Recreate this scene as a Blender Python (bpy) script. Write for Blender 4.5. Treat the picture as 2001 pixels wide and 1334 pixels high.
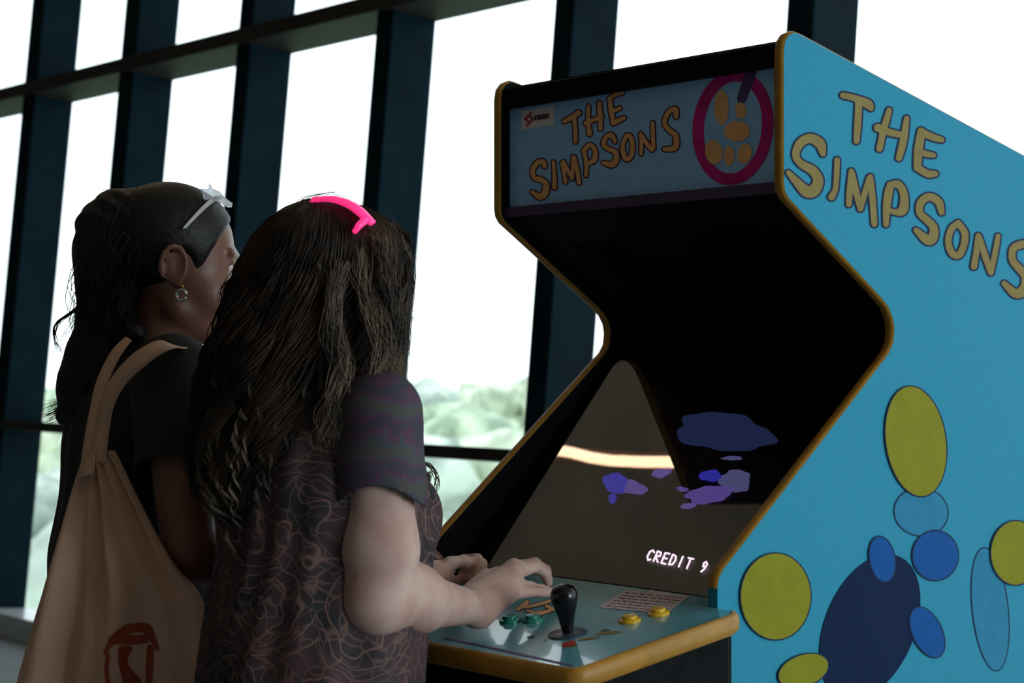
import bpy, math, random
import numpy as np
random.seed(7); rng=np.random.default_rng(7)
for o in list(bpy.data.objects): bpy.data.objects.remove(o)
S=bpy.context.scene; COL=S.collection
# ------------------------------------------------ camera, sky, lights, exposure
FPX=3500.; PITCH=math.atan(33/3500.); CAM=np.array([0,0,1.35])
cam=bpy.data.cameras.new('camera'); camo=bpy.data.objects.new('camera',cam); COL.objects.link(camo)
camo.location=CAM; camo.rotation_euler=(math.pi/2+PITCH,0,0)
cam.sensor_width=36; cam.lens=FPX/2001*36; cam.clip_end=500
cam.dof.use_dof=True; cam.dof.focus_distance=2.75; cam.dof.aperture_fstop=6.3
S.camera=camo
S.view_settings.view_transform='Standard'; S.view_settings.look='None'
S.view_settings.gamma=1; S.view_settings.use_curve_mapping=False; S.view_settings.exposure=0
W=bpy.data.worlds.new('overcast_sky'); S.world=W; W.use_nodes=True
nt=W.node_tree; bg=nt.nodes['Background']
tc=nt.nodes.new('ShaderNodeTexCoord'); nz=nt.nodes.new('ShaderNodeTexNoise'); nz.inputs['Scale'].default_value=2.0
cr=nt.nodes.new('ShaderNodeValToRGB'); cr.color_ramp.elements[0].color=(.80,.95,1.0,1); cr.color_ramp.elements[1].color=(.97,1,1,1)
nt.links.new(tc.outputs['Generated'],nz.inputs['Vector']); nt.links.new(nz.outputs['Fac'],cr.inputs['Fac']); nt.links.new(cr.outputs['Color'],bg.inputs['Color'])
bg.inputs['Strength'].default_value=2.3

# frame shared by the window wall and the cabinet: AX along the wall (to the right), AY towards the glass
_a=math.hypot(3095,3500); AX=np.array([3095/_a,-3500/_a,0]); AY=np.array([3500/_a,3095/_a,0]); AZ=np.array([0,0,1.])
def R3(a,b,z): return AX*a+AY*b+AZ*z          # room coordinates, camera stands at a=0 b=0
def area(name,loc,direction,sx,sy,power,col):
    l=bpy.data.lights.new(name,'AREA'); l.shape='RECTANGLE'; l.size=sx; l.size_y=sy; l.energy=power; l.color=col
    o=bpy.data.objects.new(name,l); COL.objects.link(o); o.location=loc
    from mathutils import Vector
    o.rotation_euler=Vector(direction).to_track_quat('-Z','Y').to_euler(); return o
area('daylight_side_window',R3(4.85,2.9,1.9),-AX,2.2,2.4,185,(.80,.93,1.0))

# ------------------------------------------------ projection helpers for measuring
def ray(u,v):
    x=(u-1000.5)/FPX; z=(667-v)/FPX; c,s=math.cos(PITCH),math.sin(PITCH)
    return np.array([x,c-z*s,s+z*c])
def P(u,v,Y): r=ray(u,v); return CAM+r*(Y/r[1])
def onplane(u,v,n,p): r=ray(u,v); return CAM+r*(np.dot(p-CAM,n)/np.dot(r,n))

# ------------------------------------------------ materials
def mat(name,col,rough=.6,metal=0.,spec=.5,emit=None,es=1.,noise=.12,nscale=30.,bump=0.,bscale=200.,coat=0.,alpha=1.,trans=0.,col2=None):
    m=bpy.data.materials.new(name); m.use_nodes=True; t=m.node_tree; b=t.nodes['Principled BSDF']
    b.inputs['Roughness'].default_value=rough; b.inputs['Metallic'].default_value=metal
    b.inputs['Specular IOR Level'].default_value=spec
    b.inputs['Coat Weight'].default_value=coat; b.inputs['Transmission Weight'].default_value=trans
    b.inputs['Alpha'].default_value=alpha
    tc=t.nodes.new('ShaderNodeTexCoord'); n=t.nodes.new('ShaderNodeTexNoise'); n.inputs['Scale'].default_value=nscale
    t.links.new(tc.outputs['Object'],n.inputs['Vector'])
    r=t.nodes.new('ShaderNodeValToRGB'); a=[c*(1-noise) for c in (col2 or col)]; d=[min(1,c*(1+noise)) for c in col]
    r.color_ramp.elements[0].position=.35; r.color_ramp.elements[1].position=.65
    r.color_ramp.elements[0].color=(*a,1); r.color_ramp.elements[1].color=(*d,1)
    t.links.new(n.outputs['Fac'],r.inputs['Fac']); t.links.new(r.outputs['Color'],b.inputs['Base Color'])
    if emit: b.inputs['Emission Color'].default_value=(*emit,1); b.inputs['Emission Strength'].default_value=es
    if bump:
        n2=t.nodes.new('ShaderNodeTexNoise'); n2.inputs['Scale'].default_value=bscale; n2.inputs['Detail'].default_value=4
        t.links.new(tc.outputs['Object'],n2.inputs['Vector']); bp=t.nodes.new('ShaderNodeBump')
        bp.inputs['Strength'].default_value=bump; bp.inputs['Distance'].default_value=.003
        t.links.new(n2.outputs['Fac'],bp.inputs['Height']); t.links.new(bp.outputs['Normal'],b.inputs['Normal'])
    return m
def glassmat(name,tint,ior=1.5,rough=0.0,gloss=1.0):
    m=bpy.data.materials.new(name); m.use_nodes=True; t=m.node_tree; t.nodes.clear()
    o=t.nodes.new('ShaderNodeOutputMaterial'); mx=t.nodes.new('ShaderNodeMixShader'); tr=t.nodes.new('ShaderNodeBsdfTransparent'); g=t.nodes.new('ShaderNodeBsdfGlossy'); f=t.nodes.new('ShaderNodeFresnel')
    tr.inputs['Color'].default_value=(*tint,1); g.inputs['Roughness'].default_value=rough; g.inputs['Color'].default_value=(gloss,gloss,gloss,1); f.inputs['IOR'].default_value=ior
    gm=t.nodes.new('ShaderNodeNewGeometry'); iv=t.nodes.new('ShaderNodeMath'); iv.operation='SUBTRACT'; iv.inputs[0].default_value=1; t.links.new(gm.outputs['Backfacing'],iv.inputs[1])
    ml=t.nodes.new('ShaderNodeMath'); ml.operation='MULTIPLY'; t.links.new(f.outputs[0],ml.inputs[0]); t.links.new(iv.outputs[0],ml.inputs[1]); t.links.new(ml.outputs[0],mx.inputs[0]); t.links.new(tr.outputs[0],mx.inputs[1]); t.links.new(g.outputs[0],mx.inputs[2]); t.links.new(mx.outputs[0],o.inputs['Surface'])
    return m
M={}
M['mullion']=mat('painted_steel',(.002,.010,.015),.6,spec=.03,noise=.15,nscale=8)
M['transom']=mat('painted_transom',(.012,.011,.010),.6,spec=.2,noise=.2,nscale=6)
M['sill']=mat('sill_metal',(.35,.38,.40),.25)
M['floor']=mat('grey_carpet',(.20,.23,.25),.8,noise=.15,nscale=60,bump=.3)
M['ceiling']=mat('brown_ceiling',(.66,.47,.36),.8,noise=.12,nscale=3)
M['beam']=mat('ceiling_beam',(.05,.04,.035),.6)
M['wall']=mat('plaster',(.16,.14,.13),.8,noise=.08)
M['pane']=glassmat('window_glass',(.97,.99,1.),1.45)
M['blue']=mat('cabinet_blue',(.028,.255,.385),.5,noise=.03,nscale=120,spec=.05)
M['black']=mat('cabinet_black',(.005,.006,.007),.6,noise=.3,nscale=40,spec=.04)
M['yellow']=mat('yellow_moulding',(.34,.17,.022),.4,spec=.3,noise=.12,nscale=25)
M['marq']=mat('marquee_print',(.30,.60,.95),.30,noise=.04,nscale=50)
M['marqedge']=mat('marquee_purple_border',(.06,.03,.09),.45)
M['ink']=mat('navy_ink',(.018,.03,.07),.5,spec=.04)
M['fill']=mat('mustard_lettering',(.23,.18,.065),.5,noise=.05,spec=.04)
M['fillm']=mat('orange_lettering',(.85,.48,.20),.5,noise=.05,spec=.04)
M['inkm']=mat('maroon_ink',(.10,.03,.06),.5,spec=.04)
M['magenta']=mat('magenta_print',(.55,.03,.22),.5,spec=.04)
M['purple']=mat('purple_print',(.08,.04,.18),.5)
M['white']=mat('white_print',(.75,.72,.70),.5,noise=.03)
M['red']=mat('red_print',(.45,.03,.02),.5)
M['artyellow']=mat('art_yellow',(.22,.22,.016),.5,noise=.05,spec=.04)
M['artnavy']=mat('art_navy',(.003,.014,.052),.5,noise=.05,spec=.04)
M['artmid']=mat('art_blue',(.006,.08,.29),.5,noise=.05,spec=.04)
M['artlight']=mat('art_pale_blue',(.028,.20,.34),.5,noise=.05,spec=.04)
M['panel']=mat('panel_blue',(.10,.36,.46),.22,noise=.10,nscale=9,spec=.5,coat=.4,col2=(.13,.38,.46))
M['plastic']=mat('black_plastic',(.004,.004,.005),.22,spec=.4)
M['disc']=mat('grey_disc',(.035,.06,.075),.35)
M['green']=mat('green_button',(.02,.22,.15),.22,spec=.6)
M['ybut']=mat('yellow_button',(.70,.42,.02),.25,spec=.6)
M['sticker']=mat('sticker_paper',(.52,.45,.47),.5,noise=.06)
M['tube']=mat('dark_tube',(.015,.010,.009),.5)
M['glass']=glassmat('monitor_glass',(.75,.72,.72),1.95,.012)
def emi(name,c,s): return mat(name,(.01,.01,.01),.6,emit=c,es=s)
M['scr1']=emi('screen_dim_blue',(.020,.035,.11),1.0)
M['scr2']=emi('screen_blue',(.05,.05,.62),.9)
M['scr3']=emi('screen_violet',(.16,.11,.48),.9)
M['scr4']=emi('screen_pale',(.13,.14,.34),.9)
M['scrt']=emi('screen_text',(1,.85,1),2.2)
M['skinB']=mat('fair_skin',(.48,.335,.285),.60,spec=.3,noise=.10,nscale=18,bump=.15,bscale=300,col2=(.46,.275,.23))
M['skinA']=mat('brown_skin',(.17,.075,.048),.42,noise=.10,nscale=18,bump=.15,bscale=300)
M['hairA']=mat('black_hair',(.005,.004,.004),.5,spec=.3,noise=.3,nscale=60,bump=.6,bscale=90)
M['hairB']=mat('brown_hair',(.016,.010,.007),.7,spec=.1,noise=.3,nscale=40,bump=.8,bscale=60)
M['strandB']=mat('brown_hair_strand',(.034,.021,.013),.5,spec=.25,noise=.45,nscale=14,col2=(.012,.008,.006))
M['strandB_lit']=mat('brown_hair_lit_lock',(.11,.080,.052),.5,spec=.35,noise=.4,nscale=20,col2=(.05,.035,.024))  # lighter copy of the hair colour, rim light on the right painted in
M['black_cloth']=mat('black_cloth',(.010,.010,.011),.85,noise=.2,bump=.3)
M['dark_cloth']=mat('charcoal_cloth',(.02,.02,.025),.8,bump=.3)
M['canvas']=mat('cream_canvas',(.62,.40,.28),.85,noise=.07,nscale=7,bump=.5,bscale=500)
M['bagprint']=mat('red_bag_print',(.30,.045,.015),.8)
M['clear']=mat('clear_plastic',(.85,.86,.90),.12,spec=.7,trans=.55)
M['pink']=mat('glowing_pink_plastic',(.9,.05,.25),.3,emit=(1,.03,.22),es=.85)
M['gold']=mat('gold',(.7,.45,.15),.25,metal=1)
M['silver']=mat('silver',(.7,.7,.72),.25,metal=1)
M['eye']=mat('eye_white',(.6,.58,.55),.2)
M['iris']=mat('iris_brown',(.05,.025,.012),.2)
M['lamp']=mat('warm_lamp_diffuser',(.9,.8,.7),.5,emit=(1,.62,.38),es=11)
M['bark']=mat('bark',(.12,.09,.06),.9)
M['shoe']=mat('shoe_black',(.02,.02,.02),.5)
# paisley
def paisley():
    m=mat('paisley_print',(.028,.012,.014),.8,noise=.5,nscale=16,col2=(.012,.013,.020)); t=m.node_tree; b=t.nodes['Principled BSDF']
    L=t.links.new; N=t.nodes.new
    base=b.inputs['Base Color'].links[0].from_socket
    tc=N('ShaderNodeTexCoord'); nz=N('ShaderNodeTexNoise'); nz.inputs['Scale'].default_value=9; nz.inputs['Detail'].default_value=2
    L(tc.outputs['Object'],nz.inputs['Vector'])
    mm=N('ShaderNodeVectorMath'); mm.operation='MULTIPLY_ADD'; mm.inputs[1].default_value=(.13,.13,.13); L(nz.outputs['Color'],mm.inputs[0]); L(tc.outputs['Object'],mm.inputs[2])
    v=N('ShaderNodeTexVoronoi'); v.inputs['Scale'].default_value=9; L(mm.outputs[0],v.inputs['Vector'])
    s=N('ShaderNodeMath'); s.operation='MULTIPLY'; s.inputs[1].default_value=42; L(v.outputs['Distance'],s.inputs[0])
    si=N('ShaderNodeMath'); si.operation='SINE'; L(s.outputs[0],si.inputs[0])
    r=N('ShaderNodeValToRGB'); r.color_ramp.elements[0].position=.88; r.color_ramp.elements[1].position=1.0; L(si.outputs[0],r.inputs['Fac'])
    v2=N('ShaderNodeTexVoronoi'); v2.feature='DISTANCE_TO_EDGE'; v2.inputs['Scale'].default_value=42; L(mm.outputs[0],v2.inputs['Vector'])
    r2=N('ShaderNodeValToRGB'); r2.color_ramp.elements[0].position=.02; r2.color_ramp.elements[1].position=.06; r2.color_ramp.elements[0].color=(.55,.55,.55,1); r2.color_ramp.elements[1].color=(0,0,0,1); L(v2.outputs['Distance'],r2.inputs['Fac'])
    mx=N('ShaderNodeMath'); mx.operation='MAXIMUM'; L(r.outputs['Color'],mx.inputs[0]); L(r2.outputs['Color'],mx.inputs[1])
    n3=N('ShaderNodeTexNoise'); n3.inputs['Scale'].default_value=5; L(tc.outputs['Object'],n3.inputs['Vector'])
    mu=N('ShaderNodeMath'); mu.operation='MULTIPLY'; L(mx.outputs[0],mu.inputs[0]); L(n3.outputs['Fac'],mu.inputs[1])
    mix=N('ShaderNodeMix'); mix.data_type='RGBA'; L(mu.outputs[0],mix.inputs['Factor']); L(base,mix.inputs[6]); mix.inputs[7].default_value=(.22,.12,.09,1)
    L(mix.outputs[2],b.inputs['Base Color']); return m
M['paisley']=paisley()
def bands():
    m=mat('banded_sleeve_print',(.05,.02,.05),.8); t=m.node_tree; b=t.nodes['Principled BSDF']; N=t.nodes.new; L=t.links.new
    tc=N('ShaderNodeTexCoord'); w=N('ShaderNodeTexWave'); w.bands_direction='Z'; w.inputs['Scale'].default_value=5.5; w.inputs['Distortion'].default_value=5; w.inputs['Detail'].default_value=5; w.inputs['Detail Scale'].default_value=5
    L(tc.outputs['Object'],w.inputs['Vector']); r=N('ShaderNodeValToRGB'); e=r.color_ramp.elements
    e[0].color=(.025,.028,.045,1); e[1].color=(.05,.045,.035,1); x=e.new(.35); x.color=(.075,.02,.055,1); x=e.new(.7); x.color=(.03,.045,.06,1)
    L(w.outputs['Fac'],r.inputs['Fac']); L(r.outputs['Color'],b.inputs['Base Color']); return m
M['bands']=bands()
def hazy_leafmat(name,c1,c2):
    return mat(name,c1,.7,noise=.25,nscale=1.2,col2=c2,bump=1.,bscale=6)
M['leaf']=[hazy_leafmat('hazy_foliage_%s'%n,a,b) for n,a,b in (('pale',(.50,.56,.42),(.38,.46,.34)),('mid',(.42,.52,.36),(.28,.38,.27)),('grey',(.45,.52,.45),(.3,.38,.33)))]  # outdoor haze is painted into these paled leaf colours
M['grass']=mat('grass',(.25,.38,.22),.9,noise=.3,nscale=.4)
M['paving']=mat('pale_paving',(.8,.8,.78),.8)

# ------------------------------------------------ object helpers
def link(name,verts,faces,mt,parent=None,smooth=False,base=None,mi=None):
    me=bpy.data.meshes.new(name); v=np.asarray(verts,float)
    if base is not None: v=v-np.asarray(base)
    if isinstance(faces,np.ndarray):
        n=len(faces); me.vertices.add(len(v)); me.vertices.foreach_set('co',v.astype(np.float32).ravel())
        me.loops.add(n*4); me.loops.foreach_set('vertex_index',faces.astype(np.int32).ravel())
        me.polygons.add(n); me.polygons.foreach_set('loop_start',np.arange(0,n*4,4,dtype=np.int32))
        me.update(calc_edges=True); me.validate()
    else: me.from_pydata(v.tolist(),[],[list(f) for f in faces]); me.update()
    for q in (mt if isinstance(mt,list) else [mt]): me.materials.append(q)
    if mi is not None: me.polygons.foreach_set('material_index',mi)
    if smooth: me.polygons.foreach_set('use_smooth',[True]*len(me.polygons))
    o=bpy.data.objects.new(name,me); COL.objects.link(o)
    if parent: o.parent=parent
    return o
def tag(o,label,cat,group=None):
    o['label']=label; o['category']=cat
    if group: o['group']=group
    return o
def struct(o): o['kind']='structure'; return o
def thing(name,label,cat,loc=(0,0,0),rotz=0,group=None):
    o=bpy.data.objects.new(name,None); COL.objects.link(o); o.location=loc; o.rotation_euler=(0,0,rotz); o.empty_display_size=.1
    return tag(o,label,cat,group)
class MB:
    def __init__(s): s.v=[]; s.f=[]; s.m=[]
    def add(s,v,f,m=0):
        n=len(s.v); s.v+= [tuple(map(float,x)) for x in v]; s.f+=[[n+i for i in q] for q in f]; s.m+=[m]*len(f)
    def box(s,o,ax,ay,az,m=0):        # corner + three edge vectors
        o,ax,ay,az=map(lambda q:np.asarray(q,float),(o,ax,ay,az))
        v=[o,o+ax,o+ax+ay,o+ay,o+az,o+ax+az,o+ax+ay+az,o+ay+az]
        if np.dot(np.cross(ax,ay),az)<0: v=[v[i] for i in (3,2,1,0,7,6,5,4)]
        s.add(v,[(3,2,1,0),(4,5,6,7),(0,1,5,4),(1,2,6,5),(2,3,7,6),(3,0,4,7)],m)
    def bx(s,x0,x1,y0,y1,z0,z1,m=0): s.box((x0,y0,z0),(x1-x0,0,0),(0,y1-y0,0),(0,0,z1-z0),m)
    def prism(s,poly,x0,x1,axis=0,m=0,caps=(0,0)):   # poly in the other two axes
        def mk(x,p): return {0:(x,p[0],p[1]),2:(p[0],p[1],x)}[axis]
        n=len(poly); v=[mk(x0,p) for p in poly]+[mk(x1,p) for p in poly]
        s.add(v,[(i,(i+1)%n,n+(i+1)%n,n+i) for i in range(n)],m)
        s.add([mk(x0,p) for p in poly],[tuple(range(n))[::-1]],caps[0]); s.add([mk(x1,p) for p in poly],[tuple(range(n))],caps[1])
    def lathe(s,prof,c,axis=(0,0,1),n=28,m=0):
        a=np.asarray(axis,float); a/=np.linalg.norm(a); u=np.cross(a,(0,1,.01)); u/=np.linalg.norm(u); w=np.cross(a,u); c=np.asarray(c,float)
        v=[]
        for r,h in prof:
            for i in range(n):
                t=2*math.pi*i/n; v.append(c+a*h+(u*math.cos(t)+w*math.sin(t))*r)
        k=len(prof); f=[(j*n+i,j*n+(i+1)%n,(j+1)*n+(i+1)%n,(j+1)*n+i) for j in range(k-1) for i in range(n)]
        f.append(tuple(range(n))[::-1]); f.append(tuple((k-1)*n+i for i in range(n))); s.add(v,f,m)
    def tube(s,pts,rad,n=8,m=0,flat=None):
        pts=[np.asarray(p,float) for p in pts]; k=len(pts); rad=rad if hasattr(rad,'__len__') else [rad]*k
        v=[]; u=None
        for i in range(k):
            t=pts[min(i+1,k-1)]-pts[max(i-1,0)]; t/=np.linalg.norm(t)+1e-9
            if u is None: u=np.cross(t,(.3,.2,1)); 
            u=u-t*np.dot(u,t); u/=np.linalg.norm(u)+1e-9; w=np.cross(t,u)
            for j in range(n):
                a=2*math.pi*j/n; v.append(pts[i]+(u*math.cos(a)+w*math.sin(a))*rad[i])
        f=[(j*n+i,j*n+(i+1)%n,(j+1)*n+(i+1)%n,(j+1)*n+i) for j in range(k-1) for i in range(n)]
        f.append(tuple(range(n))[::-1]); f.append(tuple((k-1)*n+i for i in range(n))); s.add(v,f,m)
    def build(s,name,mt,parent=None,smooth=False,base=None):
        return link(name,s.v,s.f,mt,parent,smooth,base,s.m)
def bevel(o,w,seg=2):
    b=o.modifiers.new('bevel','BEVEL'); b.width=w; b.segments=seg; b.limit_method='ANGLE'; return o
def auto(o):
    o.data.polygons.foreach_set('use_smooth',[True]*len(o.data.polygons)); o.data.update()
    try: o.data.set_sharp_from_angle(angle=.6)
    except Exception: pass
    return o
def spline(pts,k=6):
    p=np.array(pts,float); out=[]
    q=np.vstack([2*p[0]-p[1],p,2*p[-1]-p[-2]])
    for i in range(1,len(q)-2):
        for j in range(k):
            t=j/k; out.append(.5*((2*q[i])+(-q[i-1]+q[i+1])*t+(2*q[i-1]-5*q[i]+4*q[i+1]-q[i+2])*t*t+(-q[i-1]+3*q[i]-3*q[i+1]+q[i+2])*t**3))
    out.append(p[-1]); return out

# ------------------------------------------------ the setting
LEAN=.10
MV=np.array([AY[0]*LEAN,AY[1]*LEAN,1.]); MV/=np.linalg.norm(MV); NW=np.cross(AX,MV); 
if NW@AY<0: NW=-NW
G0=CAM+AY*4.3
def Q(s,m,off): return G0-AX*s+MV*m+NW*off
MLO,MHI=-1.36,2.9
mulls=[(8.48,.14),(7.48,.14),(6.485,.11),(5.487,.105),(4.456,.10),(3.40,.105)]
mulls=[(9.48,.14),(10.48,.14),(11.48,.14)]+mulls+[(2.36-1.03*i,.105) for i in range(6)]
mulls.sort()
n_trim=1
for s0,wd in mulls:
    b=MB(); b.box(Q(s0,MLO,.02),-AX*wd,MV*(MHI-MLO),-NW*.215)
    struct(bevel(b.build('trim_%d'%n_trim,M['mullion']),.006)); n_trim+=1
sL,sR=mulls[-1][0]+1.,mulls[0][0]-.9
for m0,m1,f in ((1.338,1.405,.225),(-.378,-.333,.225),(-1.40,-1.275,.25)):
    b=MB(); b.box(Q(sL,m0,.025),AX*(sL-sR),MV*(m1-m0),-NW*(f+.025))
    struct(bevel(b.build('trim_%d'%n_trim,M['sill'] if m0<-1 else M['transom']),.004)); n_trim+=1
for i in range(len(mulls)-1):
    a=mulls[i][0]+mulls[i][1]; c=mulls[i+1][0]; b=MB()
    for m0,m1 in ((-1.275,-.378),(-.333,1.338),(1.405,MHI)):
        b.box(Q(a+.001,m0,0),-AX*(c-a-.002),MV*(m1-m0),NW*.008)
    struct(b.build('window_%d'%(i+1),M['pane']))
b=MB(); b.box(R3(-12.5,-4,-.1),AX*17.6,AY*8.28,AZ*.1); struct(b.build('floor',M['floor']))
b=MB(); b.box(R3(-12.5,-4,4.2),AX*17.6,AY*8.9,AZ*.1); struct(b.build('ceiling',M['ceiling']))
for i,a in enumerate((-9.2,-6.6,-4.3+.05,-1.6,1.0)):
    b=MB(); b.box(R3(a,-3.9,3.98),AX*.16,AY*8.4,AZ*.22); struct(b.build('trim_%d'%n_trim,M['beam'])); n_trim+=1
b=MB(); b.box(R3(-12.6,-4,0),AX*.1,AY*8.25,AZ*4.2); struct(b.build('wall_left',M['wall']))
b=MB(); b.box(R3(-12.5,-4.1,0),AX*17.6,AY*.1,AZ*4.2); struct(b.build('wall_back',M['wall']))
b=MB()   # right wall around its wide daylight opening
b.box(R3(5,-4,0),AX*.1,AY*8.2,AZ*.6); b.box(R3(5,-4,3.2),AX*.1,AY*8.2,AZ*1.0); b.box(R3(5,-4,.6),AX*.1,AY*5.75,AZ*2.6); b.box(R3(5,4.05,.6),AX*.1,AY*.2,AZ*2.6)
struct(b.build('wall_right',M['wall']))
b=MB(); b.box(R3(5.04,1.75,.6),AX*.01,AY*2.3,AZ*2.6); struct(b.build('window_%d'%(len(mulls)),M['pane']))

# ceiling lamp seen mirrored in the monitor glass
lt=thing('linear_lamp','long warm white tube lamp hanging below the ceiling, mirrored in the monitor glass','lamp',R3(-4.45,2.17,3.3),math.atan2(AX[1],AX[0]))
b=MB(); b.tube([(x,float(np.interp(x,[-.95,-.6,-.31,-.23,-.15,-.05,.05,.2,.45,.95],[.0,-.01,.004,.018,.012,-.002,-.008,-.006,.004,.0])),0) for x in np.linspace(-.95,.95,60)],.019,12); auto(b.build('diffuser',M['lamp'],lt))
b=MB(); b.bx(-.97,.97,-.03,.03,.022,.06); b.build('housing',M['beam'],lt)
for x in (-.7,.7):
    b=MB(); b.tube([(x,0,.06),(x,0,.9)],.006,6); b.build('hanging_rod',M['beam'],lt)

# outside
def rnd_blob(c,r,seed,sub=3):
    import bmesh
    bm=bmesh.new(); bmesh.ops.create_icosphere(bm,subdivisions=sub,radius=1)
    g=np.random.default_rng(seed); ph=g.uniform(0,6,(6,)); 
    vs=np.array([v.co[:] for v in bm.verts]); fs=[[v.index for v in f.verts] for f in bm.faces]; bm.free()
    d=1+.16*np.sin(vs@np.array([5,2,3.])+ph[0])+.14*np.sin(vs@np.array([-3,6,4.])+ph[1])+.10*np.sin(vs@np.array([9,-8,7.])+ph[2])+g.uniform(-.09,.09,len(vs))
    return vs*d[:,None]*np.array(r)+np.array(c),fs
b=MB(); b.box((-150,12,-9.2),(200,0,0),(0,200,0),(0,0,.2)); o=struct(b.build('trim_%d'%n_trim,M['grass'])); o.name='ground_outside'; n_trim+=1
k=0
desc=['haze-pale leafy','mid green bushy','grey green loose']
for Y,u,top,rr,where in ((20,870,-1.35,1.9,'nearest in the gap between player and cabinet'),(27,985,-1.0,2.4,'second nearest between player and cabinet, close to the yellow edge'),
    (34,850,-.15,2.6,'in the gap, half hidden by the curly hair'),(42,975,-.35,3.0,'middle distance, next to the cabinet edge'),(52,900,.0,3.6,'far off between player and cabinet'),(64,820,.55,3.2,'farthest, tallest tip beside the curly hair'),(78,1010,.35,4.6,'farthest behind the lower half of the cabinet'),
    (20,70,-1.9,1.9,'nearest at the left edge behind the ponytail'),(30,20,-.7,2.5,'middle distance at the left edge'),(44,90,.1,3.2,'farther off at the left edge'),(60,30,.4,4.0,'farthest at the left edge')):
    x=(u-1000)/FPX*Y; g=np.random.default_rng(k+5)
    t=thing('tree','%s tree outside, %s'%(desc[k%3],where),'tree',(x,Y,-9),0,'trees outside the window')
    b=MB(); b.tube([(0,0,0),(.1,0,(top+9)*.6)],[.25,.15],8); b.build('trunk',M['bark'],t)
    b=MB(); H=top+9
    for j in range(26):
        zz=g.uniform(.30,1)*H; w=rr*(1-((zz/H-.55)/.5)**2*.75); c=g.normal(0,.42,2)*w; r_=rr*g.uniform(.22,.40)
        v,f=rnd_blob((c[0],c[1],min(zz,H-r_*.9)),(r_,r_,r_*.9),k*40+j,2); b.add(v,f)
    v,f=rnd_blob((0,0,H*.55),(rr*.7,rr*.7,H*.38),k*40+31); b.add(v,f)
    b.build('crown',M['leaf'][k%3],t,True); k+=1

# ------------------------------------------------ the arcade cabinet
O=np.array([0.19281099,3.0047005,0])
cab=thing('arcade_cabinet','upright arcade game cabinet with light blue sides, yellow edging and a tilted dark screen','arcade cabinet',O,math.atan2(AX[1],AX[0]))
def loc(p): d=np.asarray(p)-O; return np.array([d@AX,d@AY,p[2]])
def sidept(u,v,x=.34): return loc(onplane(u,v,AX,O+AX*x))
HW=.34; TH=.019
outline=[(.80,0),(.80,1.678),(.045,1.851),(.026,1.854),(.012,1.848),(.003,1.837),(0,1.82),(0,1.622),(.002,1.609),(.010,1.598),
 (.245,1.448),(.263,1.434),(.275,1.416),(.279,1.398),(.276,1.376),(.265,1.360),(.252,1.349),(-.140,1.037),(-.149,1.026),(-.153,1.010),(-.153,0.0)]
def side_panel(x0,x1,lab):
    b=MB(); out=x1>x0
    b.prism(outline[::-1],x0,x1,0,0,(1,0) )   # first cap inner (black), outer blue
    o=b.build('side_panel',[M['blue'],M['black']],cab); o['label']=lab
    # yellow T-moulding along the open edge
    pts=outline[1:-1]; n=len(pts); v=[];f=[]
    prof=[(0,-.001),(.08,.002),(.3,.0035),(.7,.0035),(.92,.002),(1,-.001)]
    for i,(y,z) in enumerate(pts):
        a=np.array(pts[max(i-1,0)]); c=np.array(pts[min(i+1,n-1)]); t=(c-a)/np.linalg.norm(c-a); nn=np.array([t[1],-t[0]])
        nn=np.array([-nn[0],-nn[1]]) if False else nn
        # outward normal: outline runs back->top->front->down, outside is on the left of travel
        nn=np.array([t[1],-t[0]])
        if i==3 and nn[1]<0: pass
        for s,h in prof: v.append((x0+(x1-x0)*s,y+nn[0]*h*SG,z+nn[1]*h*SG))
    m=len(prof); f=[(i*m+j,i*m+j+1,(i+1)*m+j+1,(i+1)*m+j) for i in range(n-1) for j in range(m-1)]
    link('edge_moulding',v,f,M['yellow'],o,True)
    return o
# travel (.80,1.678)->(.045,1.851): t=(-.97,.22); outward (up) = (t1,-t0)=(.22,.97)
SG=1
sideR=side_panel(HW-TH,HW,'outer right side panel with the title lettering and printed art')
sideL=side_panel(-HW+TH,-HW,'far side panel, only its black inner face and yellow edge in view')
xi=HW-TH
b=MB(); b.prism([(.03,1.846),(.78,1.674),(.78,1.655),(.03,1.825)],-xi,xi); b.build('roof_panel',M['black'],cab)
b=MB(); b.bx(-xi,xi,.76,.78,.02,1.66); b.build('back_panel',M['black'],cab)
b=MB(); b.bx(-xi,xi,.002,.03,1.803,1.838); bevel(b.build('marquee_frame',M['black'],cab),.003)
b=MB(); b.bx(-xi,xi,.021,.027,1.622,1.803); b.build('marquee_panel',M['marq'],cab); marq=cab.children[-1]
b=MB(); b.bx(-xi,xi,.010,.03,1.606,1.624); b.build('marquee_border',M['marqedge'],cab)
b=MB(); b.prism([(.012,1.606),(.372,1.400),(.372,1.420),(.03,1.625)][::-1],-xi,xi)
for i in range(7):
    for sx in (-1,1):
        x=sx*.17; y=.10+.018*i; z=1.606-(y-.012)*.572
        b.bx(x-.06,x+.06,y,y+.006,z-.006,z-.001)
b.build('hood_panel',M['black'],cab)
ga=math.atan(.95)
def glz(y): return .985+(y+.12)*(1.40-.985)/.49
b=MB(); b.prism([(-.101,.984),(.350,1.4125),(.347,1.416),(-.104,.988)],-xi,xi); b.build('monitor_glass',M['glass'],cab)
gn=np.array([0,-math.sin(ga),math.cos(ga)])
off=.03
b=MB(); b.prism([(-.101+off*math.sin(ga),.984-off*math.cos(ga)),(.345+off*math.sin(ga),1.4077-off*math.cos(ga)),(.39,1.36),(-.07,.93)][::-1],-xi,xi)
scr=b.build('screen',M['tube'],cab)
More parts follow.
